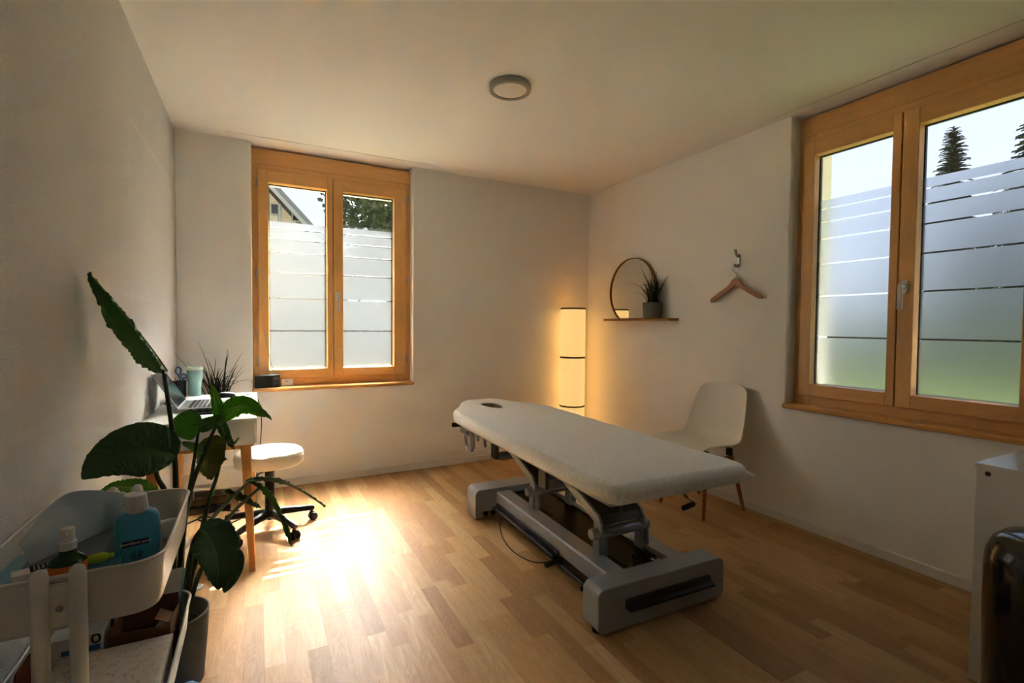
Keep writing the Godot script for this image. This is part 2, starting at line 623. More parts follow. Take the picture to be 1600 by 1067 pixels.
func sash(w: Node3D, x0: float, x1: float, g0: float, g1: float, zf: float, handle: bool) -> void:
	var s := group_node("sash", w)
	var y0 := 0.797
	var y1 := 2.330
	var h0 := 0.866
	var h1 := 2.245
	var z0 := zf - 0.062
	var z1 := zf + 0.026
	for k in [[x0, g0], [g1, x1]]:
		var st := mb()
		span(st, Vector3(k[0], y0, z0), Vector3(k[1], y1, z1), 0.003)
		put(st, "stile", M.larch_v, s)
	for k in [[y0, h0], [h1, y1]]:
		var st := mb()
		span(st, Vector3(g0 - 0.001, k[0], z0), Vector3(g1 + 0.001, k[1], z1 - 0.0006), 0.003)
		put(st, "rail", M.larch_u, s)
	# glazing beads: slanting strips towards the glass
	var zg := zf - 0.018
	var bead := mb()
	bead.set_smooth_group(-1)
	var i := 0.0105
	var a := [Vector3(g0, h0, z1 - 0.004), Vector3(g1, h0, z1 - 0.004), Vector3(g1, h1, z1 - 0.004), Vector3(g0, h1, z1 - 0.004)]
	var b := [Vector3(g0 + i * 0.4, h0 + i * 0.4, zg), Vector3(g1 - i * 0.4, h0 + i * 0.4, zg), Vector3(g1 - i * 0.4, h1 - i * 0.4, zg), Vector3(g0 + i * 0.4, h1 - i * 0.4, zg)]
	for k in 4:
		var n := (k + 1) % 4
		quad(bead, a[k], b[k], b[n], a[n])
	put(bead, "glazing_bead", M.larch_v, s)
	# dark spacer round the double glazing
	var sp := mb()
	var d := 0.009
	for k in [[Vector3(g0 - 0.01, h0 - 0.01, zg - 0.022), Vector3(g0 + d, h1 + 0.01, zg - 0.006)], [Vector3(g1 - d, h0 - 0.01, zg - 0.022), Vector3(g1 + 0.01, h1 + 0.01, zg - 0.006)], [Vector3(g0 - 0.01, h0 - 0.01, zg - 0.022), Vector3(g1 + 0.01, h0 + d * 0.5, zg - 0.006)], [Vector3(g0 - 0.01, h1 - d, zg - 0.022), Vector3(g1 + 0.01, h1 + 0.01, zg - 0.006)]]:
		span(sp, k[0], k[1], 0.0005)
	put(sp, "glass_spacer", M.spacer, s)
	var pane := BoxMesh.new()
	pane.size = Vector3(g1 - g0 + 0.012, h1 - h0 + 0.012, 0.004)
	var p := place(pane, "pane", M.pane, s)
	p.position = Vector3((g0 + g1) / 2, (h0 + h1) / 2, zg - 0.024)
	# frosted film in seven bands with clear gaps between them
	var edges := [h0 - 0.004, 1.155, 1.400, 1.593, 1.742, 1.842, 1.920, 1.972]
	for k in 7:
		var lo: float = edges[k] + (0.0045 if k > 0 else 0.0)
		var hi: float = edges[k + 1] - (0.0045 if k < 6 else 0.0)
		var f := BoxMesh.new()
		f.size = Vector3(g1 - g0 + 0.012, hi - lo, 0.0012)
		var o := place(f, "film_band", M.frosted_film, s)
		o.position = Vector3((g0 + g1) / 2, (lo + hi) / 2, zg - 0.0045)
	if handle:
		var hx := 0.593
		var hd := group_node("handle", s)
		var st := mb()
		prism(st, Vector3(hx, 1.425, z1), Vector3.RIGHT, Vector3.UP, round_rect(-0.0155, -0.034, 0.0155, 0.034, 0.012), 0.009)
		rod(st, Vector3(hx, 1.425, z1 + 0.005), Vector3(hx, 1.425, z1 + 0.045), 0.010, 14)
		put(st, "rosette", M.handle_metal, hd)
		st = mb()
		box(st, Vector3(hx - 0.002, 1.372, z1 + 0.045), Vector3(0.021, 0.135, 0.012), 0.003)
		put(st, "lever", M.handle_metal, hd)

# ------------------------------------------------------------------ more materials
func more_materials() -> void:
	tri_tex(mat("lawn", Color(0.33, 0.39, 0.22), 0.95, 0.0, 0.1), T.blotch, 0.4)
	mat("leaf_far", Color(0.20, 0.26, 0.17), 0.7, 0.0, 0.2)
	mat("conifer", Color(0.11, 0.16, 0.12), 0.8, 0.0, 0.2)
	mat("bark", Color(0.16, 0.13, 0.10), 0.95, 0.0, 0.1)
	tri_tex(mat("house_wall", Color(0.74, 0.70, 0.62), 0.95, 0.0, 0.1), T.cloth_tone, 0.5)
	mat("house_roof", Color(0.45, 0.46, 0.48), 0.8, 0.0, 0.2)
	mat("house_trim", Color(0.62, 0.63, 0.64), 0.7, 0.0, 0.2)
	mat("house_glass", Color(0.05, 0.06, 0.07), 0.2)
	# table
	mat("table_silver", Color(0.64, 0.65, 0.67), 0.40, 0.18)
	mat("table_silver_plate", Color(0.60, 0.60, 0.61), 0.5, 0.12)
	mat("table_dark", Color(0.30, 0.30, 0.31), 0.5, 0.3)
	mat("pivot_metal", Color(0.58, 0.60, 0.63), 0.4, 0.2)
	mat("black_plate", Color(0.06, 0.05, 0.045), 0.5, 0.0, 0.16)
	mat("black_plastic", Color(0.035, 0.035, 0.038), 0.45)
	mat("black_rubber", Color(0.03, 0.03, 0.03), 0.8)
	var cover := relief(tri_tex(mat("table_cover", Color(0.965, 0.965, 0.96), 0.95, 0.0, 0.2), T.cloth_tone, 1.0), T.fabric, 4.0, 0.02)
	cover.rim_enabled = true
	cover.rim = 0.3
	mat("hole_vinyl", Color(0.50, 0.43, 0.34), 0.7)
	mat("bright_steel", Color(0.85, 0.83, 0.78), 0.2, 1.0)
	mat("steel", Color(0.62, 0.63, 0.64), 0.3, 0.9)
	mat("sticker", Color(0.80, 0.80, 0.80), 0.6)
	mat("ink", Color(0.05, 0.05, 0.06), 0.7)
	# furniture
	mat("white_lacquer", Color(0.90, 0.895, 0.88), 0.38)
	mat("gloss_white", Color(0.92, 0.92, 0.915), 0.16)
	mat("white_plastic", Color(0.90, 0.885, 0.85), 0.40)
	mat("white_metal", Color(0.88, 0.87, 0.84), 0.35)
	tri_tex(mat("beech", Color(0.86, 0.60, 0.34), 0.45), T.grain_v, 2.0)
	tri_tex(mat("dark_beech", Color(0.66, 0.40, 0.20), 0.45), T.grain_v, 2.0)
	tri_tex(mat("hanger_wood", Color(0.64, 0.38, 0.12), 0.40), T.grain_u, 3.0)
	tri_tex(mat("shelf_wood", Color(0.62, 0.40, 0.17), 0.45), T.grain_u, 2.0)
	tri_tex(mat("hoop_wood", Color(0.60, 0.36, 0.15), 0.45), T.grain_u, 2.0)
	mat("mirror_glass", Color(0.93, 0.94, 0.93), 0.02, 1.0)
	mat("stool_leather", Color(0.90, 0.87, 0.82), 0.45)
	mat("stool_black", Color(0.05, 0.048, 0.045), 0.4, 0.2)
	mat("lamp_ring", Color(0.30, 0.25, 0.19), 0.5, 0.3)
	var shade := mat("lamp_shade_lit", Color(0.95, 0.86, 0.66), 0.8)
	shade.emission_enabled = true
	shade.emission = Color(1.0, 0.81, 0.50)
	shade.emission_energy_multiplier = LAMP_GLOW
	mat("ceiling_lamp_ring", Color(0.66, 0.64, 0.60), 0.45, 0.5)
	mat("diffuser", Color(0.93, 0.90, 0.84), 0.55)
	# plants and pots
	for k in [["leaf_dark", Color(0.19, 0.33, 0.17), Color(0.10, 0.22, 0.04)], ["leaf_mid", Color(0.23, 0.42, 0.14), Color(0.24, 0.48, 0.06)], ["leaf_light", Color(0.31, 0.52, 0.13), Color(0.40, 0.66, 0.08)], ["leaf_olive", Color(0.36, 0.40, 0.12), Color(0.40, 0.42, 0.06)]]:
		var m := mat(k[0], k[1], 0.30)
		m.backlight_enabled = true
		m.backlight = k[2]
	mat("stem", Color(0.12, 0.24, 0.07), 0.45)
	mat("midrib", Color(0.34, 0.44, 0.16), 0.45)
	mat("grass_leaf", Color(0.07, 0.115, 0.055), 0.5)
	mat("grey_pot", Color(0.40, 0.385, 0.36), 0.75)
	mat("sage_pot", Color(0.44, 0.45, 0.40), 0.8)
	tri_tex(mat("soil", Color(0.16, 0.10, 0.07), 1.0), T.speck, 8.0)
	mat("terracotta", Color(0.62, 0.40, 0.26), 0.85)
	# small things
	mat("mint", Color(0.50, 0.66, 0.64), 0.45)
	mat("mint_lid", Color(0.80, 0.86, 0.79), 0.4)
	mat("aluminium", Color(0.66, 0.67, 0.70), 0.35, 0.8)
	mat("screen", Color(0.16, 0.20, 0.22), 0.12)
	mat("keys", Color(0.06, 0.06, 0.07), 0.6)
	mat("scissor_blue", Color(0.10, 0.30, 0.48), 0.45)
	mat("note_yellow", Color(0.86, 0.74, 0.34), 0.8)
	mat("paper", Color(0.92, 0.92, 0.91), 0.85)
	mat("grey_blue", Color(0.44, 0.47, 0.52), 0.6)
	mat("red", Color(0.55, 0.10, 0.09), 0.5)
	mat("orange", Color(0.86, 0.45, 0.14), 0.6)
	mat("display_grey", Color(0.30, 0.32, 0.33), 0.3)
	var bottle := mat("blue_liquid", Color(0.26, 0.62, 0.74), 0.28)
	bottle.backlight_enabled = true
	bottle.backlight = Color(0.15, 0.42, 0.50)
	mat("cap_white", Color(0.86, 0.86, 0.85), 0.45)
	mat("label_navy", Color(0.05, 0.12, 0.30), 0.5)
	mat("label_teal", Color(0.10, 0.48, 0.58), 0.5)
	var green := mat("green_glass", Color(0.03, 0.22, 0.06), 0.10)
	green.backlight_enabled = true
	green.backlight = Color(0.05, 0.35, 0.06)
	mat("highlighter", Color(0.72, 0.85, 0.10), 0.5)
	var bag := mat("tissue", Color(0.80, 0.84, 0.86), 0.6)
	bag.backlight_enabled = true
	bag.backlight = Color(0.5, 0.54, 0.56)
	mat("pale_blue", Color(0.50, 0.68, 0.74), 0.6)
	mat("cardboard", Color(0.46, 0.32, 0.20), 0.9)
	mat("box_navy", Color(0.06, 0.07, 0.38), 0.5)
	mat("box_blue", Color(0.12, 0.42, 0.70), 0.5)
	tri_tex(mat("marbled", Color(0.84, 0.79, 0.74), 0.7), T.marble, 4.0)
	tri_tex(mat("berry_print", Color(0.75, 0.55, 0.5), 0.5), T.berries, 9.0)
	mat("blue_bag", Color(0.20, 0.45, 0.66), 0.4)
	mat("cable", Color(0.05, 0.05, 0.055), 0.6)
	mat("black_gloss", Color(0.02, 0.02, 0.022), 0.12)
	mat("dot_grey", Color(0.20, 0.20, 0.20), 0.6)

const LAMP_GLOW := 0.031

func ramp_tex(sd: int, freq: float, cols: Array, at: Array, size := 512, octaves := 3) -> NoiseTexture2D:
	var t := noise_tex(sd, freq, size, octaves)
	var g := Gradient.new()
	g.colors = PackedColorArray(cols)
	g.offsets = PackedFloat32Array(at)
	t.color_ramp = g
	return t

func more_textures() -> void:
	T.plaster_grain = ramp_tex(6, 0.24, [Color(0.82, 0.81, 0.79), Color(0.97, 0.97, 0.97), Color(1, 1, 1)], [0.25, 0.5, 0.7])
	T.cloth_tone = ramp_tex(31, 0.02, [Color(0.96, 0.96, 0.955), Color(1, 1, 1)], [0.2, 0.8])
	T.leaf_tone = ramp_tex(32, 0.02, [Color(0.80, 0.84, 0.80), Color(1, 1, 0.96)], [0.2, 0.8])
	T.marble = ramp_tex(33, 0.012, [Color(1, 1, 1), Color(0.97, 0.96, 0.95), Color(0.72, 0.68, 0.64), Color(0.97, 0.96, 0.95), Color(1, 1, 1)], [0.0, 0.47, 0.5, 0.53, 1.0], 512, 4)
	T.berries = ramp_tex(34, 0.05, [Color(0.10, 0.01, 0.02), Color(0.55, 0.03, 0.08), Color(0.75, 0.35, 0.25), Color(0.85, 0.70, 0.35)], [0.25, 0.5, 0.65, 0.85], 256, 2)

# ------------------------------------------------------------------ outside the windows
func outside() -> void:
	var st := mb()
	span(st, Vector3(-70, -1.1, -90), Vector3(90, -0.9, 60), 0.0)
	var g := put(st, "lawn", M.lawn)
	g.set_meta("kind", "structure")
	house()
	# trees seen from the back window
	leafy_tree("leafy_tree", "dense dark leafy tree standing outside the back window beyond the lawn", Vector3(1.55, -0.9, -9.5), 2.4, Vector3(2.6, 2.6, 2.4), 34000, 3)
	hedge("hedge", "clipped green hedge along the lawn outside the back window", Vector3(-4.0, -0.9, -11.4), Vector3(16.0, 2.3, 0.9), 5)
	hedge("hedge", "clipped green hedge along the lawn outside the side window", Vector3(13.0, -0.9, -4.0), Vector3(1.0, 2.3, 18.0), 6)
	# conifers seen from the side window
	conifer("conifer", "tall narrow spruce whose whole top shows through the side window", px(1490, 197, 0, 19.0), 1.0, 12)
	conifer("conifer", "broad spruce with spreading side branches beyond the side window", px(1640, 160, 0, 16.0), 1.5, 13)

func house() -> void:
	# gable wall and sloping roof behind the left pane
	var zz := -13.0
	var a := px(424, 286, 2, zz)
	var b := px(478, 345, 2, zz)
	var slope := (a.y - b.y) / (b.x - a.x)
	var x1 := b.x + 1.6
	var ridge_x := a.x - 2.2
	var ridge_y := a.y + 2.2 * slope
	var eave_y := ridge_y - (x1 - ridge_x) * slope
	var o := thing("house", "pale plastered house with a sloping grey roof beyond the lawn", "house", Vector3(ridge_x, -0.9, zz - 3.0))
	var half := x1 - ridge_x
	var ry := ridge_y + 0.9
	var ey := eave_y + 0.9
	var st := mb()
	prism(st, Vector3(0, 0, 0.0), Vector3.RIGHT, Vector3.UP, PackedVector2Array([Vector2(-half + 0.3, 0), Vector2(half - 0.3, 0), Vector2(half - 0.3, ey - 0.12), Vector2(0, ry - 0.28), Vector2(-half + 0.3, ey - 0.12)]), 3.0)
	put(st, "wall", M.house_wall, o)
	for s in [-1.0, 1.0]:
		st = mb()
		var p := PackedVector2Array([Vector2(0, ry - 0.16), Vector2(s * (half + 0.3), ey - 0.16 - 0.3 * slope), Vector2(s * (half + 0.3), ey - 0.3 * slope), Vector2(0, ry)])
		prism(st, Vector3(0, 0, -0.3), Vector3.RIGHT, Vector3.UP, p, 3.8)
		put(st, "roof", M.house_roof, o)
		st = mb()
		p = PackedVector2Array([Vector2(0, ry - 0.34), Vector2(s * (half + 0.3), ey - 0.34 - 0.3 * slope), Vector2(s * (half + 0.3), ey - 0.17 - 0.3 * slope), Vector2(0, ry - 0.17)])
		prism(st, Vector3(0, 0, 3.42), Vector3.RIGHT, Vector3.UP, p, 0.06)
		put(st, "bargeboard", M.house_trim, o)
	for q in [[429.0, 327.0], [462.0, 338.0]]:
		var c := px(q[0], q[1], 2, zz) - o.position
		var win := group_node("window", o, Vector3(c.x, c.y, 3.0))
		one_box("casing", Vector3(0, 0, 0.02), Vector3(0.24, 0.34, 0.06), M.house_trim, win, 0.01)
		one_box("pane", Vector3(0, 0, 0.045), Vector3(0.18, 0.28, 0.03), M.house_glass, win, 0.005)
	st = mb()
	var d := px(437, 330, 2, zz) - o.position
	tube(st, [Vector3(d.x, 0, 3.08), Vector3(d.x, ry - absf(d.x) * slope - 0.4, 3.08)], [0.05], 10)
	put(st, "downpipe", M.house_trim, o)

func leaf_quad() -> ArrayMesh:
	var st := mb()
	st.set_smooth_group(1)
	var p := [Vector3(0, 0, 0), Vector3(0.5, 0.5, 0.08), Vector3(0, 1.0, -0.05), Vector3(-0.5, 0.5, 0.08)]
	tri(st, p[0], p[1], p[2])
	tri(st, p[0], p[2], p[3])
	return mesh_of(st)

func scatter(parent: Node3D, called: String, mesh: Mesh, m: Material, places: Array) -> void:
	var mm := MultiMesh.new()
	mm.transform_format = MultiMesh.TRANSFORM_3D
	mm.mesh = mesh
	mm.instance_count = places.size()
	for i in places.size():
		mm.set_instance_transform(i, places[i])
	var o := MultiMeshInstance3D.new()
	o.name = called
	o.multimesh = mm
	o.material_override = m
	o.set_meta("kind", "stuff")
	parent.add_child(o, true)

func random_basis(r: RandomNumberGenerator, s: float) -> Basis:
	var b := Basis.from_euler(Vector3(r.randf_range(-1.4, 1.4), r.randf() * TAU, r.randf_range(-1.4, 1.4)))
	return b.scaled(Vector3.ONE * s)

func leafy_tree(called: String, label: String, at: Vector3, trunk_h: float, crown: Vector3, n: int, sd: int) -> void:
	var r := RandomNumberGenerator.new()
	r.seed = sd
	var o := thing(called, label, "tree", at)
	var st := mb()
	tube(st, [Vector3.ZERO, Vector3(0.05, trunk_h * 0.5, 0), Vector3(-0.05, trunk_h, 0.05), Vector3(0, trunk_h + crown.y, 0)], [0.28, 0.22, 0.17, 0.05], 10)
	put(st, "trunk", M.bark, o)
	st = mb()
	for k in 14:
		var a := r.randf() * TAU
		var d := Vector3(cos(a), r.randf_range(0.1, 0.9), sin(a))
		tube(st, [Vector3(0, trunk_h + 0.15 * k, 0), Vector3(0, trunk_h + 0.15 * k, 0) + d * crown * 0.45, Vector3(0, trunk_h + 0.15 * k, 0) + d * crown * 0.75], [0.09, 0.05, 0.02], 7)
	put(st, "branches", M.bark, o)
	var places := []
	var lumps := []
	for k in 46:
		var v := Vector3(r.randfn(), r.randfn(), r.randfn()).normalized()
		lumps.append(v * crown * r.randf_range(0.45, 0.92) + Vector3(0, trunk_h + crown.y * 0.75, 0))
	for k in n:
		var c: Vector3 = lumps[r.randi() % lumps.size()]
		var v := Vector3(r.randfn(), r.randfn(), r.randfn()).normalized() * r.randf_range(0.5, 1.0) * 0.85
		places.append(Transform3D(random_basis(r, r.randf_range(0.09, 0.17)), c + v))
	scatter(o, "foliage", leaf_quad(), M.leaf_far, places)

func hedge(called: String, label: String, at: Vector3, size: Vector3, sd: int) -> void:
	var r := RandomNumberGenerator.new()
	r.seed = sd
	var o := thing(called, label, "hedge", at)
	var st := mb()
	box(st, Vector3(0, size.y / 2 - 0.05, 0), size - Vector3(0.2, 0.15, 0.2), 0.1)
	put(st, "twigs", M.bark, o)
	var places := []
	for k in 9000:
		var p := Vector3(r.randf_range(-0.5, 0.5) * size.x, r.randf() * size.y, r.randf_range(-0.5, 0.5) * size.z)
		if r.randf() < 0.35:
			p.y = size.y + r.randf_range(-0.1, 0.05)
		elif size.x > size.z:
			p.z = (0.5 if r.randf() < 0.7 else -0.5) * size.z + r.randf_range(-0.08, 0.04)
		else:
			p.x = (-0.5 if r.randf() < 0.7 else 0.5) * size.x + r.randf_range(-0.04, 0.08)
		places.append(Transform3D(random_basis(r, r.randf_range(0.12, 0.22)), p))
	scatter(o, "foliage", leaf_quad(), M.leaf_far, places)

func conifer(called: String, label: String, top: Vector3, wide: float, sd: int) -> void:
	var r := RandomNumberGenerator.new()
	r.seed = sd
	var hgt := top.y + 0.9
	var o := thing(called, label, "tree", Vector3(top.x, -0.9, top.z))
	var st := mb()
	tube(st, [Vector3.ZERO, Vector3(0, hgt * 0.5, 0), Vector3(0, hgt, 0)], [0.22, 0.14, 0.015], 10)
	put(st, "trunk", M.bark, o)
	# one drooping, needle-clad bough as a mesh, set round the trunk in whorls
	var b := mb()
	b.set_smooth_group(-1)
	for k in 16:
		var f := k / 15.0
		var c := Vector3(f, -0.28 * f * f + 0.06 * sin(f * 3.0), 0)
		var w := 0.30 * (1.0 - f) * sqrt(f + 0.06) + 0.03
		for s in [-1.0, 1.0]:
			tri(b, c, c + Vector3(0.10, 0.01, 0.02 * s), c + Vector3(0.12, -0.05 - 0.10 * w, s * w))
			tri(b, c, c + Vector3(0.12, -0.12, s * w * 0.6), c + Vector3(0.06, 0.015, 0.015 * s))
		tri(b, c + Vector3(0, 0.05, 0), c + Vector3(0.10, -0.01, 0.03), c + Vector3(0.08, -0.16 * (1.0 - f) - 0.05, -0.02))
	var bough := mesh_of(b)
	var places := []
	var y := 0.12
	while y < hgt * 0.86:
		var f := y / hgt
		var l := wide * (0.12 + 1.25 * pow(f, 0.75)) * r.randf_range(0.8, 1.1)
		var n := 16 + int(14 * f)
		for k in n:
			var a := TAU * (k + r.randf()) / n
			var tilt := lerpf(0.45, -0.12, f) + r.randf_range(-0.1, 0.1)
			var bs := Basis(Vector3.UP, a) * Basis(Vector3(0, 0, 1), tilt)
			places.append(Transform3D(bs.scaled_local(Vector3.ONE * l * r.randf_range(0.45, 1.15)), Vector3(0, hgt - y + r.randf_range(-0.08, 0.08), 0)))
		y += 0.06 + 0.07 * f
	scatter(o, "boughs", bough, M.conifer, places)

# ------------------------------------------------------------------ furniture
func furniture() -> void:
	treatment_table()
	desk()
	stool()
	chair()
	floor_lamp()
	ceiling_lamp()
	trolley()
	cabinet()

func treatment_table() -> void:
	var o := thing("treatment_table", "white covered treatment table on a silver lifting base", "massage table", Vector3(-1.398, 0, 1.80), -0.024)
	# two end feet
	for e in [[0.598, 0.702, true], [-0.705, -0.560, false]]:
		var foot := group_node("foot", o)
		var st := mb()
		var outline := PackedVector2Array()
		if e[2]:
			outline = round_rect(-0.34, 0.012, 0.34, 0.188, 0.034, 7)
		else:
			for p in [[-0.34, 0.012], [-0.292, 0.012], [-0.292, 0.052], [0.292, 0.052], [0.292, 0.012], [0.34, 0.012]]:
				outline.append(Vector2(p[0], p[1]))
			for k in 8:
				var t := deg_to_rad(90.0 * k / 7)
				outline.append(Vector2(0.306 + 0.034 * cos(t), 0.154 + 0.034 * sin(t)))
			for k in 8:
				var t := deg_to_rad(90.0 + 90.0 * k / 7)
				outline.append(Vector2(-0.306 + 0.034 * cos(t), 0.154 + 0.034 * sin(t)))
		prism(st, Vector3(0, 0, e[0]), Vector3.RIGHT, Vector3.UP, outline, e[1] - e[0] - 0.004, true)
		put(st, "beam", M.table_silver, foot)
		if e[2]:
			st = mb()
			prism(st, Vector3(0, 0, e[1] - 0.004), Vector3.RIGHT, Vector3.UP, round_rect(-0.338, 0.014, 0.338, 0.186, 0.033, 7), 0.004, true)
			put(st, "end_plate", M.table_silver_plate, foot)
		for s in [-1.0, 1.0]:
			st = mb()
			lathe(st, Vector3(s * 0.305, 0, (e[0] + e[1]) / 2), [Vector2(0, 0), Vector2(0.022, 0), Vector2(0.022, 0.013), Vector2(0, 0.013)], 16, false)
			put(st, "foot_pad", M.black_rubber, foot)
	# grip bar on the near end
	var bar := mb()
	var prof := PackedVector2Array([Vector2(0, 0), Vector2(0.030, -0.004), Vector2(0.038, 0.002), Vector2(0.036, 0.010), Vector2(0.016, 0.014), Vector2(0.012, 0.034), Vector2(0, 0.036)])
	prism(bar, Vector3(0.245, 0.094, 0.702), Vector3.BACK, Vector3.UP, prof, 0.455)
	put(bar, "bumper_bar", M.black_plastic, o)
	# rails and the dark plate between them
	for x in [[-0.205, -0.105], [0.130, 0.230]]:
		var st := mb()
		span(st, Vector3(x[0], 0.085, -0.561), Vector3(x[1], 0.170, 0.600), 0.008)
		put(st, "base_rail", M.table_silver, o)
	var pl := mb()
	span(pl, Vector3(-0.11, 0.125, -0.561), Vector3(0.135, 0.150, 0.600), 0.001)
	put(pl, "base_plate", M.black_plate, o)
	for s in [[-0.072, -0.22], [-0.072, 0.42], [0.095, -0.22], [0.095, 0.42]]:
		one_box("slot_cover", Vector3(s[0] + 0.01, 0.1515, s[1]), Vector3(0.012, 0.003, 0.20), M.black_rubber, o, 0.001)
	# pedal tracks on both sides
	for s in [[-1.0, -0.232], [1.0, 0.257]]:
		var st := mb()
		box(st, Vector3(s[1], 0.088, -0.15), Vector3(0.038, 0.022, 0.72), 0.004)
		box(st, Vector3(s[1] - s[0] * 0.014, 0.103, -0.15), Vector3(0.010, 0.022, 0.72), 0.002)
		put(st, "pedal_track", M.black_plastic, o)
		var ped := group_node("pedal", o)
		st = mb()
		box(st, Vector3(s[1] - s[0] * 0.005, 0.072, 0.36), Vector3(0.030, 0.014, 0.27), 0.004)
		put(st, "pedal_arm", M.black_plastic, ped)
		st = mb()
		rod(st, Vector3(s[1] + s[0] * 0.075, 0.075, 0.235), Vector3(s[1] - s[0] * 0.02, 0.088, 0.235), 0.0125, 12)
		put(st, "pedal_bar", M.black_rubber, ped)
		st = mb()
		rod(st, Vector3(s[1] + s[0] * 0.045, 0.080, 0.49), Vector3(s[1] - s[0] * 0.02, 0.085, 0.49), 0.010, 12)
		put(st, "pedal_bar", M.black_rubber, ped)
	# swivel castors folded under the far foot
	var ax := mb()
	rod(ax, Vector3(-0.30, 0.035, -0.62), Vector3(0.30, 0.035, -0.62), 0.006, 10)
	put(ax, "axle", M.steel, o)
	for x in [-0.25, -0.20, 0.20, 0.25]:
		var st := mb()
		lathe(st, Vector3(x, 0.034, -0.62), [Vector2(0, -0.011), Vector2(0.026, -0.011), Vector2(0.032, -0.007), Vector2(0.032, 0.007), Vector2(0.026, 0.011), Vector2(0, 0.011)], 20, false, Basis(Vector3.FORWARD, PI / 2))
		put(st, "wheel", M.black_rubber, o)
	# lifting gear: uprights, pivot bars, two parallel box arms
	for z in [-0.225, 0.40]:
		for x in [[-0.135, 0.012], [-0.098, 0.010], [0.108, 0.010], [0.142, 0.012]]:
			var st := mb()
			prism(st, Vector3(x[0], 0.148, z), Vector3.BACK, Vector3.UP, PackedVector2Array([Vector2(-0.028, 0), Vector2(0.028, 0), Vector2(0.022, 0.105), Vector2(0.012, 0.135), Vector2(-0.012, 0.135), Vector2(-0.022, 0.105)]), -x[1])
			put(st, "upright", M.pivot_metal, o)
		var st2 := mb()
		rod(st2, Vector3(-0.158, 0.262, z), Vector3(0.162, 0.262, z), 0.027, 22)
		put(st2, "pivot_bar", M.pivot_metal, o)
		for s in [-0.160, 0.158]:
			st2 = mb()
			rod(st2, Vector3(s, 0.262, z), Vector3(s + 0.006 * signf(s), 0.262, z), 0.0235, 22)
			put(st2, "pivot_cap", M.table_silver, o)
		var arm := group_node("lift_arm", o)
		var side := PackedVector2Array([Vector2(0.026, -0.005), Vector2(0.028, 0.048), Vector2(0.004, 0.084), Vector2(-0.52, 0.280), Vector2(-0.535, 0.246), Vector2(-0.026, 0.046), Vector2(-0.024, -0.012), Vector2(-0.012, -0.024), Vector2(0.012, -0.024)])
		for x in [-0.118, 0.128]:
			var st := mb()
			prism(st, Vector3(x, 0.262, z), Vector3.BACK, Vector3.UP, side, 0.013)
			put(st, "cheek", M.table_silver, arm)
		var st3 := mb()
		var top := PackedVector2Array([Vector2(0.022, 0.040), Vector2(0.002, 0.078), Vector2(-0.52, 0.272), Vector2(-0.524, 0.262), Vector2(-0.004, 0.066), Vector2(0.012, 0.038)])
		prism(st3, Vector3(0.116, 0.262, z), Vector3.BACK, Vector3.UP, top, 0.235)
		put(st3, "arm_web", M.table_dark, arm)
		st3 = mb()
		rod(st3, Vector3(-0.168, 0.372, z - 0.40), Vector3(0.172, 0.372, z - 0.40), 0.024, 20)
		put(st3, "upper_pivot", M.pivot_metal, arm)
		for s in [-0.170, 0.174]:
			st3 = mb()
			rod(st3, Vector3(s, 0.372, z - 0.40), Vector3(s + 0.006 * signf(s), 0.372, z - 0.40), 0.021, 20)
			put(st3, "pivot_cap", M.table_silver, arm)
	# upper frame under the cushion
	for x in [-0.285, 0.265]:
		var st := mb()
		span(st, Vector3(x - 0.02, 0.516, -0.86), Vector3(x + 0.04, 0.556, 0.72), 0.004)
		put(st, "frame_rail", M.table_silver, o)
	for z in [-0.80, -0.30, 0.20, 0.66]:
		var st := mb()
		span(st, Vector3(-0.27, 0.505, z - 0.03), Vector3(0.29, 0.554, z + 0.03), 0.004)
		put(st, "cross_member", M.table_dark, o)
	for x in [-0.185, 0.185]:
		var st := mb()
		span(st, Vector3(x - 0.012, 0.36, -0.66), Vector3(x + 0.012, 0.515, -0.585), 0.003)
		put(st, "hanger_plate", M.table_dark, o)
		st = mb()
		span(st, Vector3(x - 0.012, 0.36, -0.035), Vector3(x + 0.012, 0.515, 0.040), 0.003)
		put(st, "hanger_plate", M.table_dark, o)
	one_box("frame_stop", Vector3(-0.19, 0.495, 0.66), Vector3(0.03, 0.06, 0.03), M.table_dark, o, 0.003)
	# head section fittings
	var hd := group_node("head_adjuster", o)
	var st4 := mb()
	span(st4, Vector3(-0.292, 0.470, -0.98), Vector3(-0.276, 0.545, -0.66), 0.003)
	put(st4, "bracket", M.table_silver, hd)
	st4 = mb()
	var arc := []
	for k in 13:
		var t := deg_to_rad(100.0 + 200.0 * k / 12.0)
		arc.append(Vector3(-0.296, 0.445 + 0.052 * sin(t), -0.80 + 0.052 * cos(t)))
	tube(st4, arc, [0.013], 10)
	put(st4, "ratchet_arc", M.table_silver, hd)
	st4 = mb()
	span(st4, Vector3(-0.304, 0.385, -0.775), Vector3(-0.286, 0.520, -0.735), 0.003)
	span(st4, Vector3(-0.300, 0.410, -0.730), Vector3(-0.288, 0.500, -0.705), 0.003)
	put(st4, "ratchet_plate", M.table_silver_plate, hd)
	st4 = mb()
	rod(st4, Vector3(-0.350, 0.520, -0.985), Vector3(-0.268, 0.525, -0.96), 0.016, 14)
	put(st4, "grip_knob", M.black_plastic, hd)
	st4 = mb()
	tube(st4, [Vector3(-0.270, 0.530, -0.60), Vector3(-0.272, 0.45, -0.575)], [0.009], 10)
	put(st4, "gas_strut", M.steel, hd)
	# crank on the right side
	var cr := group_node("side_lever", o)
	st4 = mb()
	box(st4, Vector3(0.453, 0.327, 0.40), Vector3(0.085, 0.008, 0.028), 0.002, Basis(Vector3.BACK, -0.50))
	put(st4, "lever_plate", M.bright_steel, cr)
	st4 = mb()
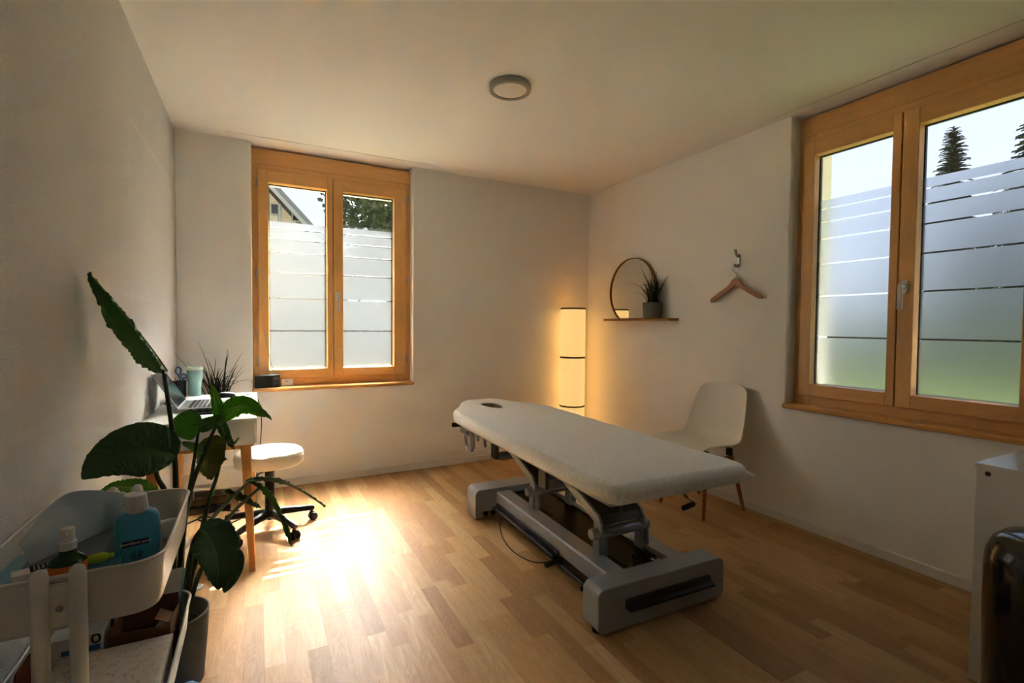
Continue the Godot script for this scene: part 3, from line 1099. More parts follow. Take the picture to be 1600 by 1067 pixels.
	rod(st4, Vector3(0.385, 0.299, 0.41), Vector3(0.470, 0.306, 0.40), 0.013, 14)
	put(st4, "lever_grip", M.black_rubber, cr)
	st4 = mb()
	tube(st4, [Vector3(0.425, 0.345, 0.40), Vector3(0.34, 0.44, 0.40), Vector3(0.29, 0.52, 0.40)], [0.008], 10)
	put(st4, "lever_rod", M.steel, cr)
	# knob, sticker and cable on the base
	var kn := group_node("locking_lever", o)
	st4 = mb()
	tube(st4, [Vector3(-0.028, 0.150, 0.535), Vector3(-0.028, 0.185, 0.535)], [0.004], 8)
	put(st4, "shaft", M.steel, kn)
	st4 = mb()
	lathe(st4, Vector3(-0.028, 0.195, 0.535), sphere_profile(0.0125), 18)
	put(st4, "knob", M.black_plastic, kn)
	one_box("sticker", Vector3(0.104, 0.1508, 0.525), Vector3(0.040, 0.0008, 0.022), M.sticker, o, 0.0)
	one_box("barcode", Vector3(0.108, 0.1514, 0.525), Vector3(0.024, 0.0006, 0.013), M.ink, o, 0.0)
	st4 = mb()
	tube(st4, curve([Vector3(-0.16, 0.06, -0.50), Vector3(-0.24, 0.006, -0.42), Vector3(-0.31, 0.004, -0.15), Vector3(-0.27, 0.004, 0.05), Vector3(-0.15, 0.02, 0.12)], 30), [0.0028], 7)
	put(st4, "power_cable", M.cable, o)
	table_cushion(o)

func sphere_profile(r: float, n := 12) -> Array:
	var out := []
	for k in n + 1:
		var t := PI * k / n - PI / 2
		out.append(Vector2(maxf(r * cos(t), 0.0), r * sin(t)))
	return out

func table_cushion(o: Node3D) -> void:
	# covered cushion: the outline narrows to a rounded head section with shallow arm cut-outs
	var z0 := -1.375
	var z1 := 0.815
	var ss := [0.0, 0.012, 0.035, 0.07, 0.12, 0.20, 0.27, 0.33, 0.40, 0.47, 0.55, 0.70, 1.4, 2.05, 2.12, 2.155, 2.175, 2.186, 2.19]
	var ww := [0.045, 0.085, 0.128, 0.163, 0.194, 0.228, 0.262, 0.302, 0.344, 0.363, 0.369, 0.370, 0.370, 0.370, 0.367, 0.358, 0.344, 0.326, 0.298]
	var n := 220
	var m := 124
	var rows := []
	var bot := []
	var holes := []
	for i in n + 1:
		# finer steps at both ends and round the face hole
		var s: float
		if i <= 140:
			s = 0.62 * pow(i / 140.0, 1.1)
		else:
			s = lerpf(0.62, 2.19, 1.0 - pow(1.0 - (i - 140) / 80.0, 2.0))
		var k := 0
		while k < ss.size() - 2 and s > ss[k + 1]:
			k += 1
		var hw: float = lerpf(ww[k], ww[k + 1], clampf((s - ss[k]) / (ss[k + 1] - ss[k]), 0, 1))
		var end := minf(s, 2.19 - s)
		var row := []
		var under := []
		for j in m + 1:
			var u := -1.0 + 2.0 * j / m
			u = sin(u * PI / 2) * 0.55 + u * 0.45
			var x := u * hw
			var e := minf(end, hw - absf(x))
			var r := 0.030
			var drop := 0.0
			if e < r:
				drop = r - sqrt(maxf(0.0, r * r - (r - e) * (r - e)))
			var y := 0.628 - drop * 1.15
			y += 0.0016 * sin(s * 31.0 + x * 9.0) * sin(x * 17.0 + s * 5.0)
			# face hole: a rounded slot with a slack rim
			var hx := (x + 0.012) / 0.068
			var hz := (s - 0.315) / 0.140
			var q := sqrt(hx * hx * (1.0 + 0.5 * hz) + hz * hz)
			y -= 0.006 * (1.0 - smoothstep(1.0, 1.5, q))
			holes.append(q < 1.0)
			row.append(Vector3(x, y, z0 + s))
			under.append(Vector3(x * 0.985, 0.557, z0 + clampf(s, 0.008, 2.182)))
		rows.append(row)
		bot.append(under)
	var st := mb()
	st.set_smooth_group(1)
	for i in n:
		for j in m:
			var k0 := i * (m + 1) + j
			if holes[k0] and holes[k0 + 1] and holes[k0 + m + 1] and holes[k0 + m + 2]:
				continue
			quad(st, rows[i][j], rows[i][j + 1], rows[i + 1][j + 1], rows[i + 1][j])
			quad(st, bot[i][j], bot[i + 1][j], bot[i + 1][j + 1], bot[i][j + 1])
	# sides: from the rolled top edge in to the underside
	st.set_smooth_group(1)
	var ring := []
	var low := []
	for i in n + 1:
		ring.append(rows[i][0])
		low.append(bot[i][0])
	for j in range(1, m + 1):
		ring.append(rows[n][j])
		low.append(bot[n][j])
	for i in range(n - 1, -1, -1):
		ring.append(rows[i][m])
		low.append(bot[i][m])
	for j in range(m - 1, -1, -1):
		ring.append(rows[0][j])
		low.append(bot[0][j])
	for i in ring.size() - 1:
		var ma: Vector3 = ring[i].lerp(low[i], 0.45)
		var mb2: Vector3 = ring[i + 1].lerp(low[i + 1], 0.45)
		quad(st, ring[i], ring[i + 1], mb2, ma)
		quad(st, ma, mb2, low[i + 1], low[i])
	put(st, "cover", M.table_cover, o)
	# padded wall and hem of the face hole
	var hem := []
	var wall := [[], []]
	for k in 49:
		var a := TAU * k / 48.0
		var hz := sin(a)
		var hx := cos(a) / sqrt(1.0 + 0.5 * hz)
		var at := Vector3(hx * 0.068 - 0.012, 0.0, z0 + 0.315 + hz * 0.140)
		hem.append(at + Vector3(0, 0.620, 0))
		var inn := Vector3(-0.012, 0, z0 + 0.315).lerp(at, 0.97)
		wall[0].append(inn + Vector3(0, 0.620, 0))
		wall[1].append(inn + Vector3(0, 0.552, 0))
	st = mb()
	skin(st, wall)
	put(st, "hole_padding", M.hole_vinyl, o)
	st = mb()
	tube(st, hem, [0.0055], 8, false)
	put(st, "hole_hem", M.table_cover, o)
	# gathered tie at the near left corner and the pulled tip at the right one
	st = mb()
	lathe(st, Vector3(-0.335, 0.575, 0.795), sphere_profile(0.011, 8), 12)
	put(st, "corner_tie", M.table_cover, o)
	st = mb()
	tube(st, [Vector3(0.33, 0.585, 0.78), Vector3(0.366, 0.578, 0.803), Vector3(0.386, 0.574, 0.808)], [0.03, 0.012, 0.003], 10)
	put(st, "corner_tip", M.table_cover, o)

func desk() -> void:
	var o := thing("desk", "white writing desk with slanted wooden legs against the rough wall", "desk", Vector3(-3.150, 0, 0.80))
	one_box("table_top", Vector3(0, 0.7425, 0), Vector3(0.474, 0.015, 1.01), M.white_lacquer, o, 0.002)
	var st := mb()
	box(st, Vector3(-0.004, 0.678, 0), Vector3(0.462, 0.114, 1.0), 0.002)
	put(st, "body", M.white_lacquer, o)
	for z in [-0.25, 0.25]:
		var d := one_box("drawer_front", Vector3(0.230, 0.679, z), Vector3(0.012, 0.108, 0.494), M.white_lacquer, o, 0.002)
		one_box("finger_groove", Vector3(0.237, 0.727, z), Vector3(0.004, 0.008, 0.16), M.dot_grey, d, 0.001)
	# legs taper and lean outwards
	for sx in [-1.0, 1.0]:
		for sz in [-1.0, 1.0]:
			st = mb()
			var top := Vector3(sx * 0.185, 0.62, sz * 0.425)
			var foot := Vector3(sx * 0.212, 0.0, sz * 0.500)
			leg(st, top, foot, 0.024, 0.014)
			put(st, "leg", M.beech, o)
	one_box("cross_rail", Vector3(-0.02, 0.605, 0.43), Vector3(0.40, 0.028, 0.02), M.beech, o, 0.003)
	one_box("cross_rail", Vector3(-0.02, 0.605, -0.43), Vector3(0.40, 0.028, 0.02), M.beech, o, 0.003)

func leg(st: SurfaceTool, top: Vector3, foot: Vector3, a: float, b: float) -> void:
	# square tapering leg with cut corners
	st.set_smooth_group(-1)
	var rt := []
	var rf := []
	for k in [[-1, -0.75], [-0.75, -1], [0.75, -1], [1, -0.75], [1, 0.75], [0.75, 1], [-0.75, 1], [-1, 0.75]]:
		rt.append(top + Vector3(k[0] * a, 0, k[1] * a))
		rf.append(foot + Vector3(k[0] * b, 0, k[1] * b))
	for k in 8:
		var n := (k + 1) % 8
		quad(st, rf[k], rt[k], rt[n], rf[n])
		tri(st, top, rt[n], rt[k])
		tri(st, foot, rf[k], rf[n])

func stool() -> void:
	var o := thing("stool", "round white rolling stool with a black five-armed base", "stool", Vector3(-2.852, 0, 0.805))
	var st := mb()
	var R := 0.183
	var prof := [Vector2(0, 0.391), Vector2(R - 0.012, 0.391), Vector2(R - 0.003, 0.394), Vector2(R, 0.403), Vector2(R + 0.002, 0.433), Vector2(R, 0.451), Vector2(R - 0.004, 0.461), Vector2(R - 0.012, 0.469), Vector2(R - 0.026, 0.473), Vector2(R - 0.07, 0.476), Vector2(0, 0.477)]
	lathe(st, Vector3.ZERO, prof, 64)
	put(st, "seat", M.stool_leather, o)
	st = mb()
	lathe(st, Vector3.ZERO, [Vector2(0, 0.375), Vector2(0.09, 0.375), Vector2(0.10, 0.391), Vector2(0, 0.391)], 24, false)
	put(st, "seat_plate", M.stool_black, o)
	st = mb()
	lathe(st, Vector3.ZERO, [Vector2(0.014, 0.30), Vector2(0.014, 0.378)], 20)
	put(st, "gas_piston", M.steel, o)
	st = mb()
	lathe(st, Vector3.ZERO, [Vector2(0, 0.07), Vector2(0.034, 0.07), Vector2(0.036, 0.10), Vector2(0.026, 0.12), Vector2(0.025, 0.345), Vector2(0.015, 0.35), Vector2(0, 0.35)], 24, false)
	put(st, "column", M.stool_black, o)
	st = mb()
	tube(st, [Vector3(0.02, 0.368, 0), Vector3(-0.06, 0.363, 0.10), Vector3(-0.07, 0.358, 0.16)], [0.005], 8)
	put(st, "height_lever", M.stool_black, o)
	for k in 5:
		var a := deg_to_rad(72.0 * k - 12.0)
		var d := Vector3(cos(a), 0, sin(a))
		var side := Vector3(-sin(a), 0, cos(a))
		st = mb()
		tube(st, [d * 0.02 + Vector3(0, 0.098, 0), d * 0.09 + Vector3(0, 0.096, 0), d * 0.17 + Vector3(0, 0.086, 0), d * 0.232 + Vector3(0, 0.078, 0), d * 0.25 + Vector3(0, 0.073, 0)], [0.027, 0.022, 0.019, 0.0175, 0.013], 12)
		put(st, "base_arm", M.stool_black, o)
		var c := group_node("castor", o)
		st = mb()
		tube(st, [d * 0.238 + Vector3(0, 0.075, 0), d * 0.238 + Vector3(0, 0.030, 0)], [0.009], 8)
		box(st, d * 0.238 + Vector3(0, 0.038, 0), Vector3(0.030, 0.036, 0.013), 0.003, Basis(Vector3.UP, -a))
		put(st, "fork", M.stool_black, c)
		for s in [-1.0, 1.0]:
			st = mb()
			var ax := Basis(side.cross(Vector3.UP).normalized(), side, Vector3.UP)
			lathe(st, d * 0.245 + Vector3(0, 0.0245, 0) + side * (s * 0.015), [Vector2(0, -0.009), Vector2(0.019, -0.008), Vector2(0.0245, -0.003), Vector2(0.0245, 0.003), Vector2(0.019, 0.008), Vector2(0, 0.009)], 20, true, ax)
			put(st, "wheel", M.black_plastic, c)

func chair() -> void:
	var o := thing("shell_chair", "white plastic shell chair on wooden legs against the wall under the hanger", "chair", Vector3(-0.262, 0, 1.668), -PI / 2)
	# the shell: a spine curve from the front lip over the seat and up the back, with curled sides
	var spine := [Vector3(0.245, 0.395, 0), Vector3(0.238, 0.420, 0), Vector3(0.20, 0.437, 0), Vector3(0.10, 0.428, 0), Vector3(-0.02, 0.415, 0), Vector3(-0.10, 0.425, 0), Vector3(-0.155, 0.475, 0), Vector3(-0.180, 0.56, 0), Vector3(-0.200, 0.67, 0), Vector3(-0.222, 0.77, 0), Vector3(-0.238, 0.825, 0)]
	var halfw := [0.185, 0.205, 0.222, 0.232, 0.236, 0.236, 0.232, 0.226, 0.214, 0.192, 0.150]
	var curl := [0.004, 0.012, 0.024, 0.040, 0.052, 0.062, 0.066, 0.060, 0.048, 0.034, 0.022]
	var pts := curve(spine, 60)
	var rows := []
	for i in pts.size():
		var f := float(i) / 60.0 * (spine.size() - 1)
		var k := mini(int(f), spine.size() - 2)
		var t := f - k
		var hw := lerpf(halfw[k], halfw[k + 1], t)
		var cu := lerpf(curl[k], curl[k + 1], t)
		var d: Vector3 = (pts[mini(i + 1, 60)] - pts[maxi(i - 1, 0)]).normalized()
		var nrm := Vector3(d.y, -d.x, 0)
		var row := []
		for j in 29:
			var u := -1.0 + 2.0 * j / 28.0
			var p: Vector3 = pts[i] + nrm * (cu * pow(absf(u), 2.6))
			if i > 54:
				p += d * (-0.020 * pow(absf(u), 3.0) * (i - 54) / 6.0)
			row.append(Vector3(u * hw, p.y, p.x))
		rows.append(row)
	var st := mb()
	skin(st, rows, 0.006)
	put(st, "shell", M.white_plastic, o)
	for sx in [-1.0, 1.0]:
		for sz in [-1.0, 1.0]:
			st = mb()
			var top := Vector3(sx * 0.125, 0.385, sz * 0.115 - 0.005)
			var foot := Vector3(sx * 0.185, 0.0, sz * 0.188)
			tube(st, [foot, foot.lerp(top, 0.02), foot.lerp(top, 0.5), top], [0.008, 0.0105, 0.014, 0.0155], 14)
			put(st, "leg", M.dark_beech, o)
			st = mb()
			box(st, Vector3(sx * 0.125, 0.390, sz * 0.11), Vector3(0.035, 0.05, 0.03), 0.004)
			put(st, "leg_bracket", M.black_plastic, o)
	st = mb()
	var at_leg := func(sx: float, sz: float, f: float) -> Vector3:
		return Vector3(sx * 0.185, 0, sz * 0.188).lerp(Vector3(sx * 0.125, 0.385, sz * 0.115 - 0.005), f)
	for s in [-1.0, 1.0]:
		tube(st, [at_leg.call(s, -1.0, 0.52), at_leg.call(s, 1.0, 0.95)], [0.004], 8)
		tube(st, [at_leg.call(s, 1.0, 0.52), at_leg.call(s, -1.0, 0.95)], [0.004], 8)
		tube(st, [at_leg.call(-1.0, s, 0.52), at_leg.call(1.0, s, 0.95)], [0.004], 8)
		tube(st, [at_leg.call(1.0, s, 0.52), at_leg.call(-1.0, s, 0.95)], [0.004], 8)
	put(st, "wire_braces", M.black_plastic, o)

func floor_lamp() -> void:
	var o := thing("floor_lamp", "lit column floor lamp with three stacked fabric shades in the room corner", "lamp", Vector3(-0.283, 0, 0.16))
	var R := 0.116
	for k in 3:
		var y0 := 0.012 + k * 0.4535
		var y1 := y0 + 0.4535
		var st := mb()
		lathe(st, Vector3.ZERO, [Vector2(R, y0 + 0.008), Vector2(R, y1 - 0.006)], 56)
		lathe(st, Vector3.ZERO, [Vector2(R - 0.0012, y1 - 0.006), Vector2(R - 0.0012, y0 + 0.008)], 56)
		put(st, "lamp_shade", M.lamp_shade_lit, o)
		for h in [0.28, 0.72]:
			var l := OmniLight3D.new()
			l.name = "lamp_bulb_light"
			l.position = Vector3(0, lerpf(y0, y1, h), 0)
			l.light_color = Color(1.0, 0.68, 0.34)
			l.light_energy = LAMP_POWER
			l.light_size = 0.04
			l.omni_range = 9.0
			l.omni_attenuation = 2.0
			l.shadow_enabled = true
			o.add_child(l, true)
	for k in 4:
		var y := 0.010 + k * 0.4535
		var st := mb()
		lathe(st, Vector3.ZERO, [Vector2(R - 0.003, y - 0.006), Vector2(R + 0.0025, y - 0.006), Vector2(R + 0.0025, y + 0.008), Vector2(R - 0.003, y + 0.008), Vector2(R - 0.003, y - 0.006)], 56, false)
		put(st, "ring", M.lamp_ring, o)
	var st2 := mb()
	lathe(st2, Vector3.ZERO, [Vector2(0, 0), Vector2(R - 0.004, 0), Vector2(R - 0.004, 0.01), Vector2(0.02, 0.014), Vector2(0, 0.014)], 32, false)
	put(st2, "base", M.lamp_ring, o)
	st2 = mb()
	tube(st2, [Vector3(0, 0.01, 0), Vector3(0, 1.37, 0)], [0.006], 8)
	for y in [0.465, 0.918, 1.37]:
		for a in [0.0, PI / 2]:
			var d := Vector3(cos(a), 0, sin(a)) * (R - 0.004)
			tube(st2, [Vector3(0, y, 0) - d, Vector3(0, y, 0) + d], [0.0022], 6)
	put(st2, "pole", M.lamp_ring, o)
	st2 = mb()
	tube(st2, curve([Vector3(-0.10, 0.006, 0.02), Vector3(-0.2, 0.004, 0.0), Vector3(-0.4, 0.004, -0.06), Vector3(-0.7, 0.004, -0.1)], 16), [0.003], 6)
	put(st2, "lamp_cord", M.cable, o)

const LAMP_POWER := 0.00028

func ceiling_lamp() -> void:
	var o := thing("ceiling_lamp", "flat round ceiling lamp with a metal ring, switched off", "lamp", Vector3(-1.690, H, 1.585))
	var st := mb()
	lathe(st, Vector3.ZERO, [Vector2(0.085, 0), Vector2(0.110, 0), Vector2(0.112, -0.003), Vector2(0.112, -0.026), Vector2(0.110, -0.030), Vector2(0.092, -0.030), Vector2(0.090, -0.027), Vector2(0.090, -0.010)], 56, false)
	put(st, "housing_ring", M.ceiling_lamp_ring, o)
	st = mb()
	lathe(st, Vector3.ZERO, [Vector2(0.091, -0.024), Vector2(0.080, -0.0265), Vector2(0, -0.0275)], 56)
	put(st, "diffuser", M.diffuser, o)

func tray(o: Node3D, y0: float, y1: float) -> void:
	# sheet-metal basket with round corners and a rolled rim
	var hx := 0.1525
	var hz := 0.240
	var t := group_node("basket", o)
	var levels := [[y0, 0.012], [y0 + 0.004, 0.009], [y0 + 0.012, 0.008], [y1, 0.0]]
	var rows := []
	for l in levels:
		var row := []
		for p in round_rect(-hx + l[1], -hz + l[1], hx - l[1], hz - l[1], 0.055 - l[1], 8):
			row.append(Vector3(p.x, l[0], p.y))
		rows.append(row)
	var st := mb()
	skin(st, rows, 0.0014, true)
	st.set_smooth_group(-1)
	var c := Vector3(0, y0, 0)
	for k in rows[0].size():
		tri(st, c, rows[0][k], rows[0][(k + 1) % rows[0].size()])
		tri(st, c + Vector3(0, 0.0012, 0), rows[0][(k + 1) % rows[0].size()] + Vector3(0, 0.0012, 0), rows[0][k] + Vector3(0, 0.0012, 0))
	put(st, "sheet", M.white_metal, t)
	st = mb()
	var rim: Array = rows[3].duplicate()
	rim.append(rim[0])
	tube(st, rim, [0.0036], 8, false)
	put(st, "rim", M.white_metal, t)

func trolley() -> void:
	var o := thing("utility_trolley", "white metal utility trolley with bottles and boxes beside the wall", "trolley", Vector3(-3.2325, 0, 2.570))
	for y in [[0.075, 0.165], [0.355, 0.450], [0.635, 0.740]]:
		tray(o, y[0], y[1])
	for sz in [-1.0, 1.0]:
		for sx in [-1.0, 1.0]:
			var st := mb()
			var p := Vector3(sx * 0.0265, 0, sz * 0.252)
			tube(st, [p + Vector3(0, 0.05, 0), p + Vector3(0, 0.70, 0), p + Vector3(0, 0.746, 0), p + Vector3(0, 0.757, 0), p + Vector3(0, 0.762, 0)], [0.0135, 0.0135, 0.0135, 0.011, 0.005], 18)
			put(st, "post", M.white_metal, o)
		for y in [0.12, 0.40, 0.690]:
			one_box("bracket", Vector3(0, y, sz * 0.246), Vector3(0.045, 0.080, 0.010), M.white_metal, o, 0.002)
			var st := mb()
			lathe(st, Vector3(0, y - 0.005, sz * 0.252), [Vector2(0, 0), Vector2(0.006, 0), Vector2(0.004, 0.003), Vector2(0, 0.0035)], 14, false, Basis(Vector3.RIGHT, PI / 2 * sz))
			put(st, "screw", M.steel, o)
	for sx in [-1.0, 1.0]:
		for sz in [-1.0, 1.0]:
			var c := group_node("castor", o)
			var st := mb()
			lathe(st, Vector3(sx * 0.12, 0.025, sz * 0.20), [Vector2(0, -0.01), Vector2(0.022, -0.01), Vector2(0.025, -0.006), Vector2(0.025, 0.006), Vector2(0.022, 0.01), Vector2(0, 0.01)], 18, false, Basis(Vector3.FORWARD, PI / 2))
			put(st, "wheel", M.black_rubber, c)
			one_box("fork", Vector3(sx * 0.12, 0.052, sz * 0.20), Vector3(0.028, 0.050, 0.02), M.white_metal, c, 0.003)

func cabinet() -> void:
	var o := thing("low_cabinet", "white low cabinet standing against the wall under the side window", "cabinet", Vector3(-0.385, 0, 3.70))
	one_box("carcass", Vector3(0, 0.369, 0), Vector3(0.70, 0.738, 0.926), M.white_lacquer, o, 0.002)
	one_box("top_panel", Vector3(-0.002, 0.7465, 0), Vector3(0.714, 0.017, 0.930), M.gloss_white, o, 0.002)
	one_box("side_panel", Vector3(-0.354, 0.375, 0), Vector3(0.010, 0.734, 0.92), M.white_lacquer, o, 0.001)
	var st := mb()
	var c := px(1543.5, 740.5, 0, -0.745) - o.position
	lathe(st, Vector3(-0.3588, c.y, c.z), [Vector2(0, 0.0), Vector2(0.0085, 0.0), Vector2(0.007, 0.002), Vector2(0, 0.0022)], 18, false, Basis(Vector3.BACK, PI / 2))
	put(st, "cam_bolt", M.dot_grey, o)
	# black bin in front of it
	var b := thing("waste_bin", "black glossy bin with a rounded top in front of the white cabinet", "bin", Vector3(-0.985, 0, 3.505))
	st = mb()
	var rows := []
	for k in [[0.0, 0.135], [0.01, 0.142], [0.42, 0.152], [0.53, 0.153], [0.575, 0.149], [0.61, 0.136], [0.632, 0.112], [0.642, 0.07], [0.645, 0.0]]:
		rows.append(Vector2(k[1], k[0]))
	lathe(st, Vector3.ZERO, rows, 56)
	put(st, "body", M.black_gloss, b)
	st = mb()
	box(st, Vector3(-0.10, 0.02, 0.10), Vector3(0.06, 0.02, 0.05), 0.004)
	put(st, "pedal", M.black_plastic, b)

# ------------------------------------------------------------------ plants, desk things, shelf, trolley load
func small_things() -> void:
	wall_things()
	desk_things()
	sill_things()
	big_plant()
	trolley_things()
	floor_things()

func blade(st: SurfaceTool, root: Vector3, ctrl: Vector3, tip: Vector3, w: float) -> void:
	# a narrow channelled grass leaf
	var rows := []
	var n := 10
	for i in n + 1:
		var t := float(i) / n
		var p := bez(root, ctrl, tip, t)
		var d := (bez(root, ctrl, tip, minf(t + 0.05, 1.0)) - bez(root, ctrl, tip, maxf(t - 0.05, 0.0))).normalized()
		var side := d.cross(Vector3.UP)
		side = side.normalized() if side.length() > 0.05 else Vector3.RIGHT
		var nrm := side.cross(d)
		var hw := w * (1.0 - 0.92 * pow(t, 1.6))
		rows.append([p - side * hw + nrm * hw * 0.5, p, p + side * hw + nrm * hw * 0.5])
	skin(st, rows, 0.0007)

func wall_things() -> void:
	# shelf board with round mirror standing on it
	var zs0 := 0.405
	var zs1 := 1.195
	var sh := thing("wall_shelf", "narrow wooden wall shelf carrying the round mirror and a potted plant", "shelf", Vector3(0, 1.268, 0))
	one_box("board", Vector3(-0.062, 0, (zs0 + zs1) / 2), Vector3(0.116, 0.020, zs1 - zs0), M.shelf_wood, sh, 0.003)
	for z in [0.55, 1.05]:
		one_box("wall_pin", Vector3(-0.004, 0, z), Vector3(0.010, 0.008, 0.008), M.steel, sh, 0.001)
	var mi := thing("round_mirror", "round mirror with a thin wooden hoop frame standing on the shelf", "mirror", Vector3(0, 1.279, 0.672))
	var R := 0.288
	var cy := 0.236
	var start := asin(-cy / R)
	var hoop := []
	var disc := PackedVector2Array()
	for k in 65:
		var t := lerpf(start + 0.01, PI - start - 0.01, k / 64.0)
		hoop.append(Vector2(cos(t), sin(t)))
		disc.append(Vector2(cos(t) * (R - 0.004), cy + sin(t) * (R - 0.004)))
	var rows := []
	for h in hoop:
		var r := []
		for q in [[R - 0.006, -0.034], [R, -0.034], [R, -0.003], [R - 0.006, -0.003]]:
			r.append(Vector3(q[1], cy + h.y * q[0], h.x * q[0]))
		rows.append(r)
	var st := mb()
	for i in rows.size() - 1:
		for k in 4:
			st.set_smooth_group(3 + k)
			quad(st, rows[i][k], rows[i + 1][k], rows[i + 1][(k + 1) % 4], rows[i][(k + 1) % 4])
	put(st, "hoop_frame", M.hoop_wood, mi)
	st = mb()
	prism(st, Vector3(-0.024, 0, 0), Vector3.BACK, Vector3.UP, disc, -0.006)
	put(st, "mirror_glass", M.mirror_glass, mi)
	# potted plant on the shelf
	var po := thing("potted_grass_plant", "small dark grassy plant in a sage grey pot on the shelf", "plant", Vector3(-0.075, 1.2785, 0.978))
	st = mb()
	lathe(st, Vector3.ZERO, [Vector2(0, 0), Vector2(0.066, 0), Vector2(0.070, 0.004), Vector2(0.073, 0.058), Vector2(0.0755, 0.060), Vector2(0.078, 0.125), Vector2(0.072, 0.125), Vector2(0.070, 0.108), Vector2(0, 0.108)], 40, false)
	put(st, "pot", M.sage_pot, po)
	st = mb()
	lathe(st, Vector3(0, 0.106, 0), [Vector2(0.070, 0.0), Vector2(0.04, 0.006), Vector2(0, 0.008)], 24)
	put(st, "soil", M.soil, po)
	var r := RandomNumberGenerator.new()
	r.seed = 21
	var base := po.position
	var tips := [[1000, 413], [1003, 424], [1013, 420], [1017, 428], [1026, 424], [1030, 430], [1043, 430], [1047, 428], [1041, 441], [1034, 436], [1022, 432], [1009, 431], [1004, 440], [1000, 448], [1027, 440], [1020, 440]]
	for k in 84:
		var root := Vector3(r.randf_range(-0.03, 0.03), 0.110, r.randf_range(-0.035, 0.035))
		var tip: Vector3
		if k < tips.size():
			tip = px(tips[k][0], tips[k][1], 0, -0.075 + r.randf_range(-0.035, 0.03)) - base
		else:
			var a := r.randf() * TAU
			var l := r.randf_range(0.13, 0.24)
			tip = root + Vector3(cos(a) * l * 0.30, l * r.randf_range(0.8, 1.0), sin(a) * l * 0.42)
		var ctrl := root.lerp(tip, 0.55) + Vector3(0, 0.03, 0)
		st = mb()
		blade(st, root, ctrl, tip, 0.0058)
		put(st, "blade", M.grass_leaf, po)
	for q in [[973, 447, 0.06], [990, 458, 0.02]]:
		st = mb()
		var tip := px(q[0], q[1], 0, -0.11) - base
		blade(st, Vector3(-0.01, 0.11, -0.02), Vector3(-0.02, tip.y + q[2], -0.10), tip, 0.004)
		put(st, "blade", M.grass_leaf, po)
	# coat hook and hanger
	var hk := thing("coat_hook", "grey metal wall hook holding the wooden hanger", "hook", Vector3(0, 1.665, 1.716))
	one_box("back_plate", Vector3(-0.004, -0.002, 0), Vector3(0.008, 0.085, 0.022), M.steel, hk, 0.002)
	st = mb()
	tube(st, curve([Vector3(-0.006, 0.02, 0), Vector3(-0.022, 0.03, 0), Vector3(-0.036, 0.052, 0), Vector3(-0.040, 0.072, 0)], 12), [0.011], 10, true, 0.5)
	put(st, "upper_prong", M.steel, hk)
	st = mb()
	tube(st, curve([Vector3(-0.006, -0.028, 0), Vector3(-0.022, -0.044, 0), Vector3(-0.038, -0.040, 0), Vector3(-0.044, -0.026, 0)], 12), [0.008], 10, true, 0.6)
	put(st, "lower_prong", M.steel, hk)
	var hg := thing("coat_hanger", "wooden coat hanger hanging from the wall hook", "hanger", Vector3(-0.026, 1.545, 1.716))
	st = mb()
	var out := PackedVector2Array()
	var top := [[-0.205, -0.140], [-0.190, -0.128], [-0.12, -0.086], [-0.065, -0.056], [-0.042, -0.034], [-0.028, -0.014], [-0.012, -0.003], [0.0, 0.0], [0.012, -0.003], [0.028, -0.014], [0.042, -0.034], [0.065, -0.056], [0.12, -0.086], [0.188, -0.120], [0.200, -0.136]]
	var low := [[0.196, -0.150], [0.176, -0.150], [0.10, -0.108], [0.045, -0.076], [0.0, -0.052], [-0.045, -0.078], [-0.10, -0.112], [-0.176, -0.156], [-0.200, -0.160]]
	for q in top + low:
		out.append(Vector2(q[0], q[1]))
	prism(st, Vector3(0.006, 0, 0), Vector3.BACK, Vector3.UP, out, 0.013)
	put(st, "shoulder", M.hanger_wood, hg)
	st = mb()
	var wire := [Vector3(0, -0.01, 0), Vector3(0, 0.030, 0)]
	for k in 11:
		var t := deg_to_rad(-70.0 + 250.0 * k / 10.0)
		wire.append(Vector3(0, 0.060 + 0.022 * sin(t), -0.006 + 0.022 * cos(t) * -1.0))
	tube(st, wire, [0.0018], 8)
	put(st, "wire_hook", M.steel, hg)

func text(parent: Node3D, words: String, size: float, at: Vector3, turn: Basis, m: Material, called := "lettering") -> void:
	var t := TextMesh.new()
	var f := SystemFont.new()
	f.font_names = PackedStringArray(["Droid Sans"])
	f.font_weight = 700
	t.font = f
	t.text = words
	t.font_size = 32
	t.pixel_size = size / 32.0
	t.depth = 0.0006
	var o := place(t, called, m, parent)
	o.transform = Transform3D(turn, at)

